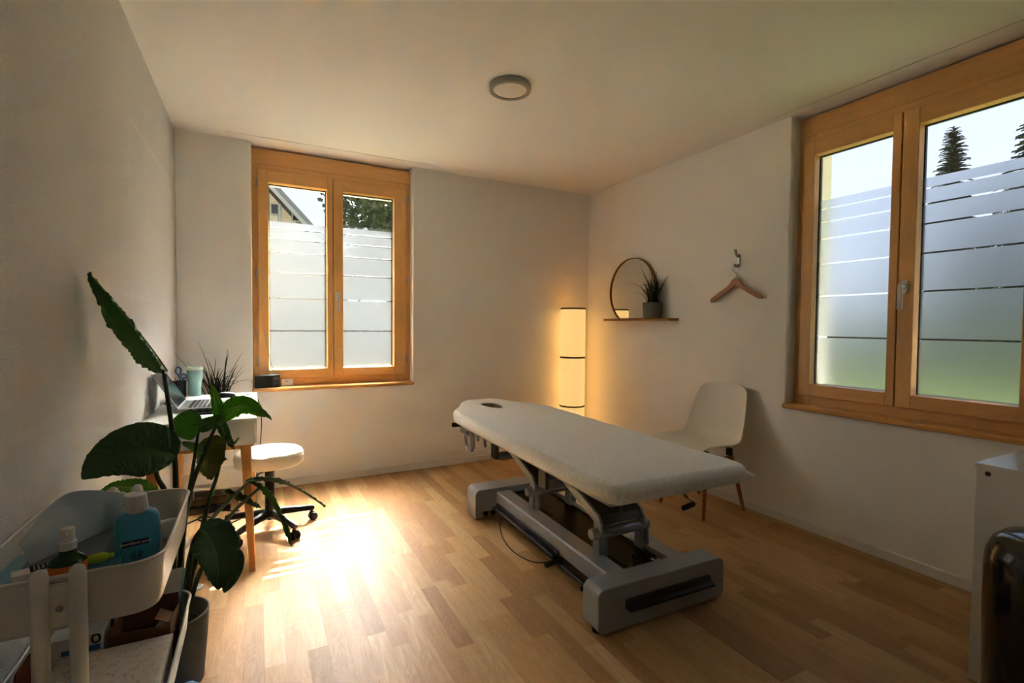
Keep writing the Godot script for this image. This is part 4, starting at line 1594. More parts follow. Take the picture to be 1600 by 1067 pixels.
func desk_things() -> void:
	# laptop: hinge towards the wall, screen leaning back over it
	var lp := thing("laptop", "open silver laptop with dark screen on the white desk", "laptop", Vector3(-3.155, 0.762, 0.845))
	one_box("base", Vector3(0.0, 0.0, 0), Vector3(0.225, 0.014, 0.325), M.aluminium, lp, 0.003)
	var kb := one_box("keyboard_deck", Vector3(-0.020, 0.0073, 0), Vector3(0.118, 0.0006, 0.292), M.aluminium, lp, 0.0)
	for c in 5:
		for k in 12:
			one_box("key", Vector3(-0.066 + c * 0.0205, 0.0085, -0.131 + k * 0.0238), Vector3(0.0165, 0.0018, 0.0205), M.keys, kb, 0.0005)
	one_box("touchpad", Vector3(0.075, 0.0075, 0), Vector3(0.056, 0.0008, 0.10), M.grey_blue, lp, 0.0)
	for z in [0.10, 0.07, 0.03]:
		one_box("port", Vector3(z - 0.09, 0.0, 0.1622), Vector3(0.013, 0.004, 0.002), M.ink, lp, 0.0)
	var tilt := Basis(Vector3.BACK, deg_to_rad(31.0))
	var lid := one_box("lid", Vector3(-0.113, 0.006, 0) + tilt * Vector3(0, 0.105, 0), Vector3(0.007, 0.212, 0.325), M.aluminium, lp, 0.002, tilt)
	one_box("screen", Vector3(-0.113, 0.006, 0) + tilt * Vector3(0.0038, 0.108, 0), Vector3(0.0012, 0.196, 0.312), M.screen, lid, 0.0, tilt)
	# dark tablet half under the laptop
	var tb := thing("tablet", "thin black tablet lying under the laptop edge on the desk", "tablet", Vector3(-3.145, 0.7535, 0.985), 0.03)
	one_box("case", Vector3(0, 0, 0), Vector3(0.160, 0.007, 0.235), M.black_plastic, tb, 0.002)
	one_box("glass", Vector3(0, 0.0036, 0), Vector3(0.148, 0.0006, 0.222), M.screen, tb, 0.0)
	lp.position.y = 0.7645
	# tumbler
	var tu := thing("tumbler", "mint green insulated tumbler with a pale lid on the desk", "tumbler", Vector3(-3.255, 0.7505, 0.385))
	var st := mb()
	lathe(st, Vector3.ZERO, [Vector2(0, 0), Vector2(0.030, 0), Vector2(0.0325, 0.004), Vector2(0.035, 0.085), Vector2(0.036, 0.092), Vector2(0.0415, 0.100), Vector2(0.043, 0.150), Vector2(0.043, 0.156)], 40)
	put(st, "cup", M.mint, tu)
	st = mb()
	lathe(st, Vector3.ZERO, [Vector2(0.041, 0.154), Vector2(0.041, 0.162)], 32)
	put(st, "steel_lip", M.steel, tu)
	st = mb()
	lathe(st, Vector3.ZERO, [Vector2(0.038, 0.160), Vector2(0.044, 0.162), Vector2(0.044, 0.176), Vector2(0.040, 0.180), Vector2(0.014, 0.181), Vector2(0, 0.181)], 40, false)
	put(st, "lid", M.mint_lid, tu)
	one_box("lid_tab", Vector3(0.008, 0.183, 0.01), Vector3(0.05, 0.006, 0.016), M.mint_lid, tu, 0.002)
	# pen cup with scissors
	var pc := thing("pen_cup", "black mesh pen cup behind the tumbler on the desk", "pen cup", Vector3(-3.338, 0.7505, 0.365))
	st = mb()
	lathe(st, Vector3.ZERO, [Vector2(0, 0), Vector2(0.036, 0), Vector2(0.037, 0.098), Vector2(0.034, 0.098), Vector2(0.033, 0.003), Vector2(0, 0.003)], 28, false)
	put(st, "cup", M.black_plastic, pc)
	st = mb()
	lathe(st, Vector3.ZERO, [Vector2(0.0365, 0.096), Vector2(0.0385, 0.097), Vector2(0.0385, 0.101), Vector2(0.0365, 0.102)], 28)
	put(st, "rim", M.black_plastic, pc)
	var sc := thing("scissors", "scissors with dark blue handles standing in the pen cup", "scissors", Vector3(-3.330, 0.755, 0.365))
	st = mb()
	box(st, Vector3(0.0, 0.05, 0.0), Vector3(0.012, 0.09, 0.004), 0.001, Basis(Vector3.BACK, 0.08))
	box(st, Vector3(0.004, 0.05, 0.005), Vector3(0.012, 0.09, 0.004), 0.001, Basis(Vector3.BACK, -0.10))
	put(st, "blades", M.steel, sc)
	for q in [[-0.012, 0.158, 0.024], [0.016, 0.124, 0.014]]:
		st = mb()
		var loop := [Vector3(0.0, 0.092, 0.002)]
		for k in 17:
			var t := TAU * k / 16.0 - PI / 2
			loop.append(Vector3(q[0] + 0.014 * cos(t), q[1] + q[2] * sin(t), 0.002))
		tube(st, loop, [0.0048], 8)
		put(st, "handle_loop", M.scissor_blue, sc)
	for k in [[-0.012, 0.012, "orange"], [0.014, -0.016, "red"], [-0.016, -0.012, "paper"]]:
		var pn := thing("pen", {"orange": "orange pencil standing in the black pen cup", "red": "red pen standing in the black pen cup", "paper": "white pen standing in the black pen cup"}[k[2]], "pen", Vector3(-3.338 + k[0], 0.756, 0.365 + k[1]), 0.0, "pens in the pen cup")
		st = mb()
		tube(st, [Vector3.ZERO, Vector3(k[0] * 0.5, 0.105, k[1] * 0.5), Vector3(k[0] * 0.6, 0.125, k[1] * 0.6)], [0.0042, 0.0042, 0.0012], 8)
		put(st, "barrel", M[k[2]], pn)
		st = mb()
		lathe(st, Vector3(k[0] * 0.25, 0.055, k[1] * 0.25), [Vector2(0.0044, 0), Vector2(0.005, 0.002), Vector2(0.005, 0.006), Vector2(0.0044, 0.008)], 10)
		put(st, "collar", M.steel, pn)
	# note blocks by the wall, papers, mouse
	var y := 0.751
	for k in [["grey_blue", 0.012, "grey notebook at the bottom of the small stack by the wall"], ["note_yellow", 0.010, "thick yellow note pad in the small stack by the wall"], ["paper", 0.004, "thin white pad between yellow ones in the stack by the wall"], ["note_yellow", 0.008, "thin yellow note pad topmost of the stack by the wall"]]:
		var nb := thing("note_pad", k[2], "note pad", Vector3(-3.335, y, 0.62), 0.05 * (y - 0.751) * 100.0, "note pads stacked by the wall")
		one_box("cover", Vector3(0, k[1] / 2, 0), Vector3(0.075, k[1] - 0.0006, 0.11), M[k[0]], nb, 0.001)
		one_box("pages", Vector3(0.001, k[1] / 2, 0), Vector3(0.0765, k[1] * 0.5, 0.108), M.paper, nb, 0.0)
		y += k[1]
	var pp := thing("writing_pad", "white paper pad lying beside the tumbler on the desk", "paper pad", Vector3(-3.215, 0.7505, 0.50), 0.05)
	one_box("sheets", Vector3(0, 0.0035, 0), Vector3(0.15, 0.006, 0.21), M.paper, pp, 0.001)
	one_box("backing_card", Vector3(0, 0.0003, 0), Vector3(0.152, 0.0006, 0.212), M.grey_blue, pp, 0.0)
	tu.position.y = 0.7575
	var mo := thing("mouse", "black computer mouse on the white desk", "mouse", Vector3(-3.085, 0.7505, 0.475), 0.3)
	st = mb()
	var rows := []
	for k in [[0.0, 1.0], [0.006, 1.04], [0.016, 1.0], [0.024, 0.86], [0.030, 0.62], [0.033, 0.3], [0.034, 0.02]]:
		var ring := []
		for q in 24:
			var t := TAU * q / 24
			ring.append(Vector3(cos(t) * 0.052 * k[1], k[0], sin(t) * 0.030 * k[1]))
		rows.append(ring)
	skin(st, rows, 0.0, true)
	put(st, "shell", M.black_plastic, mo)
	one_box("scroll_wheel", Vector3(-0.02, 0.031, 0), Vector3(0.014, 0.006, 0.005), M.grey_blue, mo, 0.002)
	# cable from the desk to the floor
	st = mb()
	tube(st, curve([px(372, 620, 1, 0.755), px(390, 619, 2, 0.42) + Vector3(0, 0.012, 0), px(401, 624, 2, 0.36) + Vector3(0, 0.015, 0), px(408, 645, 2, 0.32), px(407, 690, 2, 0.32), px(398, 760, 2, 0.32), px(388, 785, 1, 0.005)], 40), [0.0028], 7)
	tag(put(st, "cable", M.cable), "thin black cable hanging over the desk edge to the floor", "cable")
	# white drawer unit behind the desk carrying the grassy plant
	var cb := thing("drawer_unit", "low white drawer unit against the back wall under the desk", "drawers", Vector3(-3.165, 0, 0.145))
	one_box("carcass", Vector3(0, 0.285, -0.01), Vector3(0.36, 0.34, 0.22), M.white_lacquer, cb, 0.002)
	for yy in [[0.118, 0.235], [0.262, 0.395]]:
		var dr := one_box("drawer_front", Vector3(0, (yy[0] + yy[1]) / 2, 0.108), Vector3(0.356, yy[1] - yy[0], 0.016), M.white_lacquer, cb, 0.003)
		one_box("drawer_lip", Vector3(0, yy[1] - 0.004, 0.118), Vector3(0.34, 0.008, 0.010), M.white_lacquer, dr, 0.002)
	for sx in [-1.0, 1.0]:
		for sz in [-1.0, 1.0]:
			one_box("foot", Vector3(sx * 0.15, 0.058, sz * 0.08 - 0.01), Vector3(0.03, 0.116, 0.03), M.white_lacquer, cb, 0.003)
	var gp := thing("potted_grass_plant", "large grassy plant with long arching leaves between desk and window", "plant", Vector3(-3.155, 0.456, 0.14))
	st = mb()
	lathe(st, Vector3.ZERO, [Vector2(0, 0), Vector2(0.075, 0), Vector2(0.095, 0.20), Vector2(0.088, 0.20), Vector2(0.085, 0.175), Vector2(0, 0.175)], 32, false)
	put(st, "pot", M.sage_pot, gp)
	st = mb()
	lathe(st, Vector3(0, 0.172, 0), [Vector2(0.086, 0.0), Vector2(0.04, 0.008), Vector2(0, 0.01)], 24)
	put(st, "soil", M.soil, gp)
	var r := RandomNumberGenerator.new()
	r.seed = 5
	var tips := [[310, 534], [356, 545], [358, 549], [381, 548], [273, 553], [396, 595], [292, 566], [324, 560], [337, 558], [369, 573], [368, 585], [352, 590], [372, 596], [346, 594], [300, 575], [318, 570], [330, 580], [362, 600], [345, 575], [340, 590]]
	for k in 46:
		var root := Vector3(r.randf_range(-0.045, 0.045), 0.178, r.randf_range(-0.04, 0.04))
		var tip: Vector3
		if k < tips.size():
			tip = px(tips[k][0], tips[k][1], 2, 0.15 + r.randf_range(-0.06, 0.14)) - gp.position
		else:
			var a := r.randf_range(-1.2, 1.2)
			tip = root + Vector3(sin(a) * 0.16, 0.20 + r.randf() * 0.10, r.randf_range(-0.06, 0.12))
		var ctrl := root.lerp(tip, 0.5) + Vector3(-signf(tip.x) * 0.012, 0.05, 0.0)
		if tip.y < 0.42:
			ctrl.y += 0.08
		st = mb()
		blade(st, root, ctrl, tip, 0.0075)
		put(st, "blade", M.grass_leaf, gp)

func sill_things() -> void:
	var ra := thing("radio", "small black radio with a raised aerial on the window sill", "radio", Vector3(-2.847, 0.741, -0.018), 0.12)
	one_box("case", Vector3(0, 0.047, 0), Vector3(0.162, 0.092, 0.044), M.black_plastic, ra, 0.004)
	one_box("speaker_grille", Vector3(-0.022, 0.046, 0.022), Vector3(0.105, 0.078, 0.003), M.black_rubber, ra, 0.001)
	one_box("display", Vector3(0.056, 0.066, 0.022), Vector3(0.036, 0.026, 0.003), M.display_grey, ra, 0.001)
	for k in 6:
		one_box("button", Vector3(0.044 + 0.012 * (k % 3), 0.040 - 0.014 * (k / 3), 0.0225), Vector3(0.008, 0.008, 0.003), M.display_grey, ra, 0.001)
	var st := mb()
	tube(st, [Vector3(0.045, 0.092, -0.012), Vector3(0.020, 0.22, -0.012), Vector3(-0.026, 0.46, -0.012)], [0.0022, 0.0018, 0.0012], 8)
	put(st, "aerial", M.steel, ra)
	st = mb()
	tube(st, curve([Vector3(-0.081, 0.05, 0.0), Vector3(-0.095, 0.048, 0.01), Vector3(-0.11, 0.05, 0.03)], 6), [0.0028], 7)
	put(st, "power_plug", M.note_yellow, ra)
	var ca := thing("card_holder", "small stand of white business cards on the window sill", "cards", px(449, 603, 1, 0.742) + Vector3(0, 0, -0.01), 0.1)
	var tilt := Basis(Vector3.RIGHT, -0.35)
	one_box("card", Vector3(0, 0.027, 0), Vector3(0.080, 0.052, 0.003), M.paper, ca, 0.0005, tilt)
	one_box("card_print", tilt * Vector3(-0.004, 0.006, 0.0022) + Vector3(0, 0.027, 0), Vector3(0.022, 0.006, 0.0008), M.orange, ca, 0.0, tilt)
	one_box("stand", Vector3(0, 0.004, 0.006), Vector3(0.084, 0.008, 0.022), M.white_plastic, ca, 0.001)

# a broad leaf: midrib from root over ctrl to tip, half width w, side points along the blade's width
func broad_leaf(o: Node3D, root: Vector3, ctrl: Vector3, tip: Vector3, w: float, side: Vector3, fold: float, m: Material, ripple := 0.004, twist := 0.0, sd := 1) -> void:
	var n := 64
	var k := 16
	var rows := []
	var rib := []
	var nz := noise_of(sd, 3.2, 2)
	for i in n + 1:
		var t := float(i) / n
		var p := bez(root, ctrl, tip, t)
		var d := (bez(root, ctrl, tip, minf(t + 0.03, 1.0)) - bez(root, ctrl, tip, maxf(t - 0.03, 0.0))).normalized()
		var s := (side - d * side.dot(d)).normalized().rotated(d, twist * t)
		var nrm := s.cross(d).normalized()
		var hw := w * pow(sin(PI * clampf(pow(t, 0.72) * 0.985 + 0.012, 0.0, 1.0)), 0.62)
		var row := []
		for j in k + 1:
			var u := -1.0 + 2.0 * j / k
			var lift := sin(fold) * absf(u) - 0.10 * u * u
			var rip := ripple * absf(u) * (sin(t * 15.0 + u * 2.0) * 0.5 + 2.0 * nz.get_noise_2d(t * 6.0, u * 2.0 + sd))
			var vein := 0.0011 * absf(sin((t - 0.22 * absf(u)) * 34.0))
			row.append(p + s * (u * hw * cos(fold)) + nrm * (lift * hw + rip + vein * minf(1.0, absf(u) * 6.0)))
		rows.append(row)
		if i > 0 and i < n:
			rib.append(p - nrm * 0.0012)
	var lf := group_node("leaf", o)
	var st := mb()
	skin(st, rows, 0.0008)
	put(st, "blade", m, lf)
	st = mb()
	var rad := []
	for i in rib.size():
		rad.append(0.0034 * (1.0 - 0.8 * i / rib.size()))
	tube(st, rib, rad, 7)
	put(st, "midrib", M.midrib, lf)

func stalk(o: Node3D, pts: Array, r0: float, r1: float) -> void:
	var c := curve(pts, 24)
	var rad := []
	for i in c.size():
		rad.append(lerpf(r0, r1, float(i) / (c.size() - 1)))
	var st := mb()
	tube(st, c, rad, 10)
	put(st, "stalk", M.stem, o)

func big_plant() -> void:
	var at := Vector3(-3.165, 0, 2.045)
	var o := thing("strelitzia_plant", "tall broad-leaved plant with long stalks in a grey pot behind the trolley", "plant", at)
	var st := mb()
	lathe(st, Vector3.ZERO, [Vector2(0, 0.0), Vector2(0.078, 0.0), Vector2(0.086, 0.008), Vector2(0.098, 0.15), Vector2(0.104, 0.240), Vector2(0.104, 0.246), Vector2(0.098, 0.246), Vector2(0.093, 0.20), Vector2(0, 0.20)], 44)
	put(st, "pot", M.grey_pot, o)
	st = mb()
	lathe(st, Vector3(0, 0.196, 0), [Vector2(0.094, 0.0), Vector2(0.05, 0.010), Vector2(0, 0.012)], 24)
	put(st, "soil", M.soil, o)
	st = mb()
	lathe(st, Vector3.ZERO, [Vector2(0, 0.0), Vector2(0.080, 0.0), Vector2(0.092, 0.012), Vector2(0.088, 0.012), Vector2(0.08, 0.004)], 32)
	put(st, "saucer", M.terracotta, o)
	var P := func(x: float, y: float, z: float) -> Vector3:
		return px(x, y, 2, z) - at
	var R := Vector3(0, 0.20, 0)
	var view := FWD
	var up := UPV
	var right := RIGHT
	# [root px, ctrl px, tip px, half width in px, side vector, fold, material, ripple, twist]
	var L := [
		[[262, 582, 2.00], [225, 525, 2.01], [139, 426, 2.035], 46.0, (view * -0.70 + right * 0.55 + up * 0.45), 0.42, "leaf_mid", 0.0045, 0.12],
		[[275, 714, 2.12], [205, 680, 2.14], [128, 748, 2.17], 42.0, (up * 0.80 + view * 0.45), 0.20, "leaf_dark", 0.005, 0.0],
		[[246, 772, 2.06], [205, 752, 2.08], [158, 766, 2.10], 15.0, (up * 0.35 + view * 0.9), 0.25, "leaf_light", 0.003, 0.0],
		[[314, 664, 1.95], [290, 662, 1.95], [264, 674, 1.96], 23.0, (up * 1.0 + view * 0.2), 0.1, "leaf_light", 0.003, 0.0],
		[[308, 668, 1.95], [325, 664, 1.93], [347, 648, 1.92], 12.0, (up * 0.9 + view * 0.4), 0.4, "leaf_mid", 0.004, 0.0],
		[[345, 664, 1.85], [340, 632, 1.85], [330, 601, 1.86], 9.0, (right * 0.8 + view * 0.6), 0.35, "leaf_light", 0.003, 0.3],
		[[343, 662, 1.82], [372, 612, 1.80], [414, 652, 1.76], 19.0, (up * 0.85 - view * 0.5), 0.2, "leaf_light", 0.004, 0.0],
		[[402, 640, 1.77], [412, 645, 1.76], [424, 656, 1.75], 7.0, (up * 0.7 - view * 0.7), 0.2, "leaf_mid", 0.002, 0.0],
		[[344, 655, 1.84], [346, 676, 1.84], [366, 703, 1.83], 9.0, (right * 0.9 + view * 0.4), 0.4, "leaf_mid", 0.003, 0.5],
		[[356, 690, 1.84], [366, 700, 1.84], [373, 684, 1.83], 7.0, (right * 0.6 + up * 0.6), 0.3, "leaf_mid", 0.003, 0.0],
		[[353, 693, 1.90], [318, 700, 1.90], [330, 750, 1.91], 26.0, (right * 0.9 - up * 0.25), 0.12, "leaf_olive", 0.004, 0.0],
		[[318, 706, 1.91], [302, 700, 1.92], [283, 691, 1.93], 9.0, (up * 0.4 + view * 0.9), 0.3, "leaf_mid", 0.002, 0.0],
		[[384, 752, 1.78], [440, 738, 1.72], [508, 792, 1.64], 11.0, (up * 0.5 - view * 0.85), 0.2, "leaf_dark", 0.004, 0.0],
		[[386, 752, 1.79], [425, 760, 1.76], [455, 854, 1.74], 13.0, (right * 0.75 - view * 0.6 + up * 0.2), 0.3, "leaf_mid", 0.004, 0.0],
		[[352, 766, 1.84], [380, 782, 1.82], [407, 794, 1.80], 13.0, (up * 0.7 - view * 0.7), 0.25, "leaf_dark", 0.004, 0.0],
		[[312, 826, 2.14], [346, 842, 2.16], [340, 921, 2.17], 40.0, (right * 0.97 + up * 0.18), 0.16, "leaf_dark", 0.004, 0.0],
		[[352, 858, 2.05], [372, 880, 2.06], [350, 926, 2.08], 19.0, (right * 0.9 + view * 0.4), 0.35, "leaf_dark", 0.004, 0.0],
		[[276, 918, 2.20], [272, 900, 2.20], [264, 886, 2.20], 13.0, (right * 0.95), 0.2, "leaf_mid", 0.002, 0.0],
	]
	var i := 0
	for q in L:
		var a: Vector3 = P.call(q[0][0], q[0][1], q[0][2])
		var b: Vector3 = P.call(q[1][0], q[1][1], q[1][2])
		var c: Vector3 = P.call(q[2][0], q[2][1], q[2][2])
		var depth := (a + at - EYE).dot(FWD)
		broad_leaf(o, a, b, c, q[3] / FOCAL * depth, (q[4] as Vector3).normalized(), q[5], M[q[6]], q[7], q[8], 40 + i)
		i += 1
	# stalks from the pot to each leaf
	stalk(o, [R + Vector3(-0.01, 0, 0), P.call(274, 800, 2.04), P.call(272, 700, 2.02), P.call(255, 574, 2.00)], 0.011, 0.006)
	stalk(o, [R + Vector3(-0.04, 0, 0.03), P.call(262, 800, 2.10), P.call(246, 745, 2.12), P.call(234, 708, 2.13)], 0.010, 0.005)
	stalk(o, [R + Vector3(-0.05, 0, 0.02), P.call(245, 810, 2.08), P.call(226, 768, 2.08)], 0.008, 0.004)
	stalk(o, [R + Vector3(0.0, 0, -0.02), P.call(288, 820, 2.02), P.call(300, 740, 1.97), P.call(311, 668, 1.95)], 0.010, 0.004)
	stalk(o, [R + Vector3(0.01, 0, -0.03), P.call(290, 800, 2.00), P.call(318, 710, 1.91), P.call(344, 652, 1.86)], 0.011, 0.005)
	stalk(o, [R + Vector3(0.02, 0, -0.02), P.call(322, 800, 1.98), P.call(340, 740, 1.91), P.call(354, 680, 1.86)], 0.010, 0.004)
	stalk(o, [R + Vector3(0.03, 0, -0.01), P.call(300, 860, 2.03), P.call(340, 800, 1.93), P.call(392, 750, 1.79)], 0.011, 0.005)
	stalk(o, [R + Vector3(0.035, 0, 0.0), P.call(305, 880, 2.04), P.call(360, 805, 1.92), P.call(408, 760, 1.78)], 0.010, 0.005)
	stalk(o, [R + Vector3(0.03, 0, 0.01), P.call(297, 880, 2.06), P.call(303, 845, 2.10), P.call(314, 826, 2.13)], 0.010, 0.005)
	stalk(o, [R + Vector3(0.03, 0, 0.03), P.call(312, 895, 2.06), P.call(334, 868, 2.05), P.call(354, 860, 2.05)], 0.009, 0.004)
	stalk(o, [R + Vector3(0.03, 0, 0.04), P.call(285, 925, 2.14), P.call(277, 915, 2.19)], 0.006, 0.003)

func bottle_rows(w: float, d: float, h: float, r: float) -> Array:
	# flat bottle body with rounded corners and sloping shoulders
	var rows := []
	for l in [[0.0, 0.93], [0.004, 0.98], [0.012, 1.0], [h * 0.80, 1.0], [h * 0.90, 0.96], [h * 0.955, 0.84], [h * 0.985, 0.62], [h, 0.36]]:
		var row := []
		var f: float = l[1]
		for p in round_rect(-w / 2 * f, -d / 2 * minf(1.0, f + 0.12), w / 2 * f, d / 2 * minf(1.0, f + 0.12), r * f, 6):
			row.append(Vector3(p.x, l[0], p.y))
		rows.append(row)
	return rows

func trolley_things() -> void:
	var fy := 0.6365
	# hand sanitiser bottle
	var b := thing("sanitiser_bottle", "light blue hand sanitiser bottle with white cap on the trolley", "bottle", Vector3(-3.140, fy, 2.690), 0.22)
	var st := mb()
	skin(st, bottle_rows(0.080, 0.042, 0.172, 0.016), 0.0, true)
	put(st, "body", M.blue_liquid, b)
	st = mb()
	lathe(st, Vector3(0, 0.168, 0), [Vector2(0, 0), Vector2(0.0195, 0), Vector2(0.0205, 0.004), Vector2(0.0175, 0.034), Vector2(0.0165, 0.036), Vector2(0, 0.037)], 30, false)
	put(st, "cap", M.cap_white, b)
	st = mb()
	box(st, Vector3(-0.004, 0.108, 0.0212), Vector3(0.044, 0.0125, 0.0006), 0.0)
	put(st, "label_bar", M.label_navy, b)
	text(b, "Sterillium pure", 0.0072, Vector3(-0.004, 0.108, 0.0218), Basis.IDENTITY, M.cap_white)
	for s in [-1.0, 1.0]:
		st = mb()
		var out := PackedVector2Array()
		for q in [[0.001, -0.011], [0.007, -0.010], [0.010, -0.002], [0.0115, 0.003], [0.0095, 0.005], [0.0078, 0.000], [0.0085, 0.009], [0.0062, 0.010], [0.0055, 0.002], [0.004, 0.010], [0.002, 0.009], [0.0028, 0.0], [0.001, -0.004]]:
			out.append(Vector2(q[0] * s, q[1]))
		prism(st, Vector3(-0.002, 0.084, 0.0210), Vector3.RIGHT, Vector3.UP, out, 0.0005)
		put(st, "hand_emblem", M.label_teal, b)
	# green spray bottle
	var g := thing("spray_bottle", "small green glass bottle with a clear white pump on the trolley", "bottle", Vector3(-3.240, fy, 2.745), 0.1)
	st = mb()
	lathe(st, Vector3.ZERO, [Vector2(0, 0), Vector2(0.027, 0), Vector2(0.0295, 0.004), Vector2(0.0295, 0.102), Vector2(0.027, 0.112), Vector2(0.018, 0.120), Vector2(0.0125, 0.123), Vector2(0.0125, 0.134), Vector2(0, 0.134)], 36)
	put(st, "glass", M.green_glass, g)
	st = mb()
	lathe(st, Vector3.ZERO, [Vector2(0.0298, 0.03), Vector2(0.0302, 0.031), Vector2(0.0302, 0.104), Vector2(0.0298, 0.105)], 36)
	put(st, "label_wrap", M.orange, g)
	st = mb()
	lathe(st, Vector3(0, 0.130, 0), [Vector2(0, 0), Vector2(0.0145, 0), Vector2(0.0145, 0.014), Vector2(0.0115, 0.016), Vector2(0.0115, 0.038), Vector2(0.010, 0.041), Vector2(0, 0.042)], 26, false)
	rod(st, Vector3(0, 0.163, 0.004), Vector3(0, 0.163, 0.018), 0.003, 8)
	put(st, "pump", M.cap_white, g)
	# second white bottle further back
	var w := thing("white_bottle", "white bottle standing behind the blue sanitiser bottle on the trolley", "bottle", Vector3(-3.175, fy, 2.545))
	st = mb()
	lathe(st, Vector3.ZERO, [Vector2(0, 0), Vector2(0.026, 0), Vector2(0.028, 0.004), Vector2(0.028, 0.120), Vector2(0.022, 0.135), Vector2(0.014, 0.140), Vector2(0, 0.14)], 30)
	put(st, "body", M.cap_white, w)
	st = mb()
	lathe(st, Vector3(0, 0.138, 0), [Vector2(0, 0), Vector2(0.017, 0), Vector2(0.017, 0.026), Vector2(0.015, 0.028), Vector2(0, 0.028)], 26, false)
	put(st, "cap", M.mint_lid, w)
	# tissue box with a big sheet pulled out of it
	var tb := thing("tissue_box", "grey blue tissue box with a large pale sheet pulled out", "tissue box", Vector3(-3.265, fy, 2.585), 0.04)
	one_box("carton", Vector3(0, 0.045, 0), Vector3(0.125, 0.088, 0.230), M.grey_blue, tb, 0.002)
	st = mb()
	var rows := []
	for i in 25:
		var u := i / 24.0
		var row := []
		for j in 19:
			var v := j / 18.0
			var bottom := Vector3(lerpf(-0.050, 0.060, u), 0.086, lerpf(0.10, -0.06, u))
			var top := Vector3(lerpf(-0.070, 0.125, u), 0.088 + 0.115 * pow(sin(PI * clampf(u * 0.80 + 0.17, 0.0, 1.0)), 1.2), lerpf(0.13, -0.10, u) - 0.02)
			var p := bottom.lerp(top, v)
			p.x += 0.012 * sin(v * 2.6 + u * 5.0) * v
			p.z += 0.016 * sin(u * 9.0 + v * 3.0) * v
			row.append(p)
		rows.append(row)
	skin(st, rows, 0.0006)
	put(st, "sheet", M.tissue, tb)
	# cards and small packets along the near rim
	var c1 := thing("leaflet", "pale blue leaflet lying at the wall side of the trolley basket", "leaflet", Vector3(-3.352, fy + 0.058, 2.640))
	one_box("sheet", Vector3(0, 0.010, 0), Vector3(0.036, 0.0015, 0.15), M.pale_blue, c1, 0.0, Basis(Vector3.BACK, 0.12))
	one_box("stack_below", Vector3(0, -0.027, 0), Vector3(0.034, 0.058, 0.145), M.paper, c1, 0.001)
	var c2 := thing("black_carton", "white and black printed carton standing in the trolley beside the spray bottle", "carton", Vector3(-3.292, fy, 2.755), 0.35)
	one_box("carton", Vector3(0, 0.052, 0), Vector3(0.050, 0.104, 0.030), M.paper, c2, 0.001)
	one_box("dark_side", Vector3(0.012, 0.1045, 0), Vector3(0.024, 0.0012, 0.029), M.ink, c2, 0.0)
	for k in 3:
		one_box("print_line", Vector3(0.006 + 0.006 * k, 0.1053, 0.0), Vector3(0.0018, 0.0005, 0.020), M.sticker, c2, 0.0)
	var hl := thing("yellow_tube", "bright yellow green tube lying at the trolley rim", "tube", Vector3(-3.192, fy + 0.098, 2.735), 0.15)
	st = mb()
	tube(st, [Vector3(-0.020, 0, 0), Vector3(-0.016, 0, 0), Vector3(0.0, 0, 0), Vector3(0.010, 0, 0), Vector3(0.013, 0, 0)], [0.004, 0.0085, 0.010, 0.0075, 0.004], 16)
	put(st, "body", M.highlighter, hl)
	st = mb()
	tube(st, [Vector3(0.012, 0, 0), Vector3(0.021, 0, 0)], [0.0048], 12)
	put(st, "cap", M.highlighter, hl)
	var hb := thing("carton", "teal carton lying under the yellow tube in the trolley", "carton", Vector3(-3.192, fy, 2.735), 0.15)
	one_box("box", Vector3(0, 0.043, 0), Vector3(0.062, 0.086, 0.028), M.pale_blue, hb, 0.001)
	one_box("flap", Vector3(0, 0.0865, 0), Vector3(0.060, 0.001, 0.027), M.label_teal, hb, 0.0)
	var cl := thing("cloth_roll", "rolled white cloth lying at the far end of the trolley basket", "cloth", Vector3(-3.140, fy + 0.031, 2.45), 0.2)
	st = mb()
	var spiral := []
	for k in 60:
		var t := k / 59.0 * TAU * 2.6
		var rr := 0.008 + 0.022 * k / 59.0
		spiral.append(Vector3(0, rr * sin(t), rr * cos(t)))
	rows = []
	for s in [-0.045, 0.045]:
		var row := []
		for q in spiral:
			row.append(q + Vector3(s, 0, 0))
		rows.append(row)
	skin(st, rows, 0.0015)
	put(st, "cloth", M.paper, cl)
	one_box("band", Vector3(0, 0, 0.0), Vector3(0.012, 0.060, 0.060), M.white_plastic, cl, 0.02)
	# lower basket
	var ly := 0.3565
	var mbx := thing("marbled_box", "flat box with pale marbled lid in the lower trolley basket", "box", Vector3(-3.205, ly, 2.655))
	one_box("lid", Vector3(0, 0.082, 0), Vector3(0.215, 0.016, 0.215), M.marbled, mbx, 0.002)
	one_box("body", Vector3(0, 0.037, 0), Vector3(0.209, 0.074, 0.209), M.paper, mbx, 0.001)
	var cb := thing("cardboard_box", "open brown cardboard box in the lower trolley basket", "box", Vector3(-3.165, ly, 2.475), -0.10)
	st = mb()
	box(st, Vector3(0, 0.070, -0.042), Vector3(0.125, 0.138, 0.003), 0.0005)
	box(st, Vector3(0, 0.050, 0.042), Vector3(0.125, 0.098, 0.003), 0.0005)
	box(st, Vector3(-0.061, 0.055, 0), Vector3(0.003, 0.108, 0.084), 0.0005)
	box(st, Vector3(0.061, 0.055, 0), Vector3(0.003, 0.108, 0.084), 0.0005)
	box(st, Vector3(0, 0.003, 0), Vector3(0.124, 0.004, 0.084), 0.0005)
	put(st, "walls", M.cardboard, cb)
	st = mb()
	box(st, Vector3(0.045, 0.112, 0.018), Vector3(0.035, 0.002, 0.05), 0.0003, Basis(Vector3.BACK, -0.5))
	put(st, "flap", M.cardboard, cb)
	var slip := thing("paper_slip", "torn white paper slip in the brown cardboard box", "paper", Vector3(-3.125, ly + 0.095, 2.49), 0.4)
	st = mb()
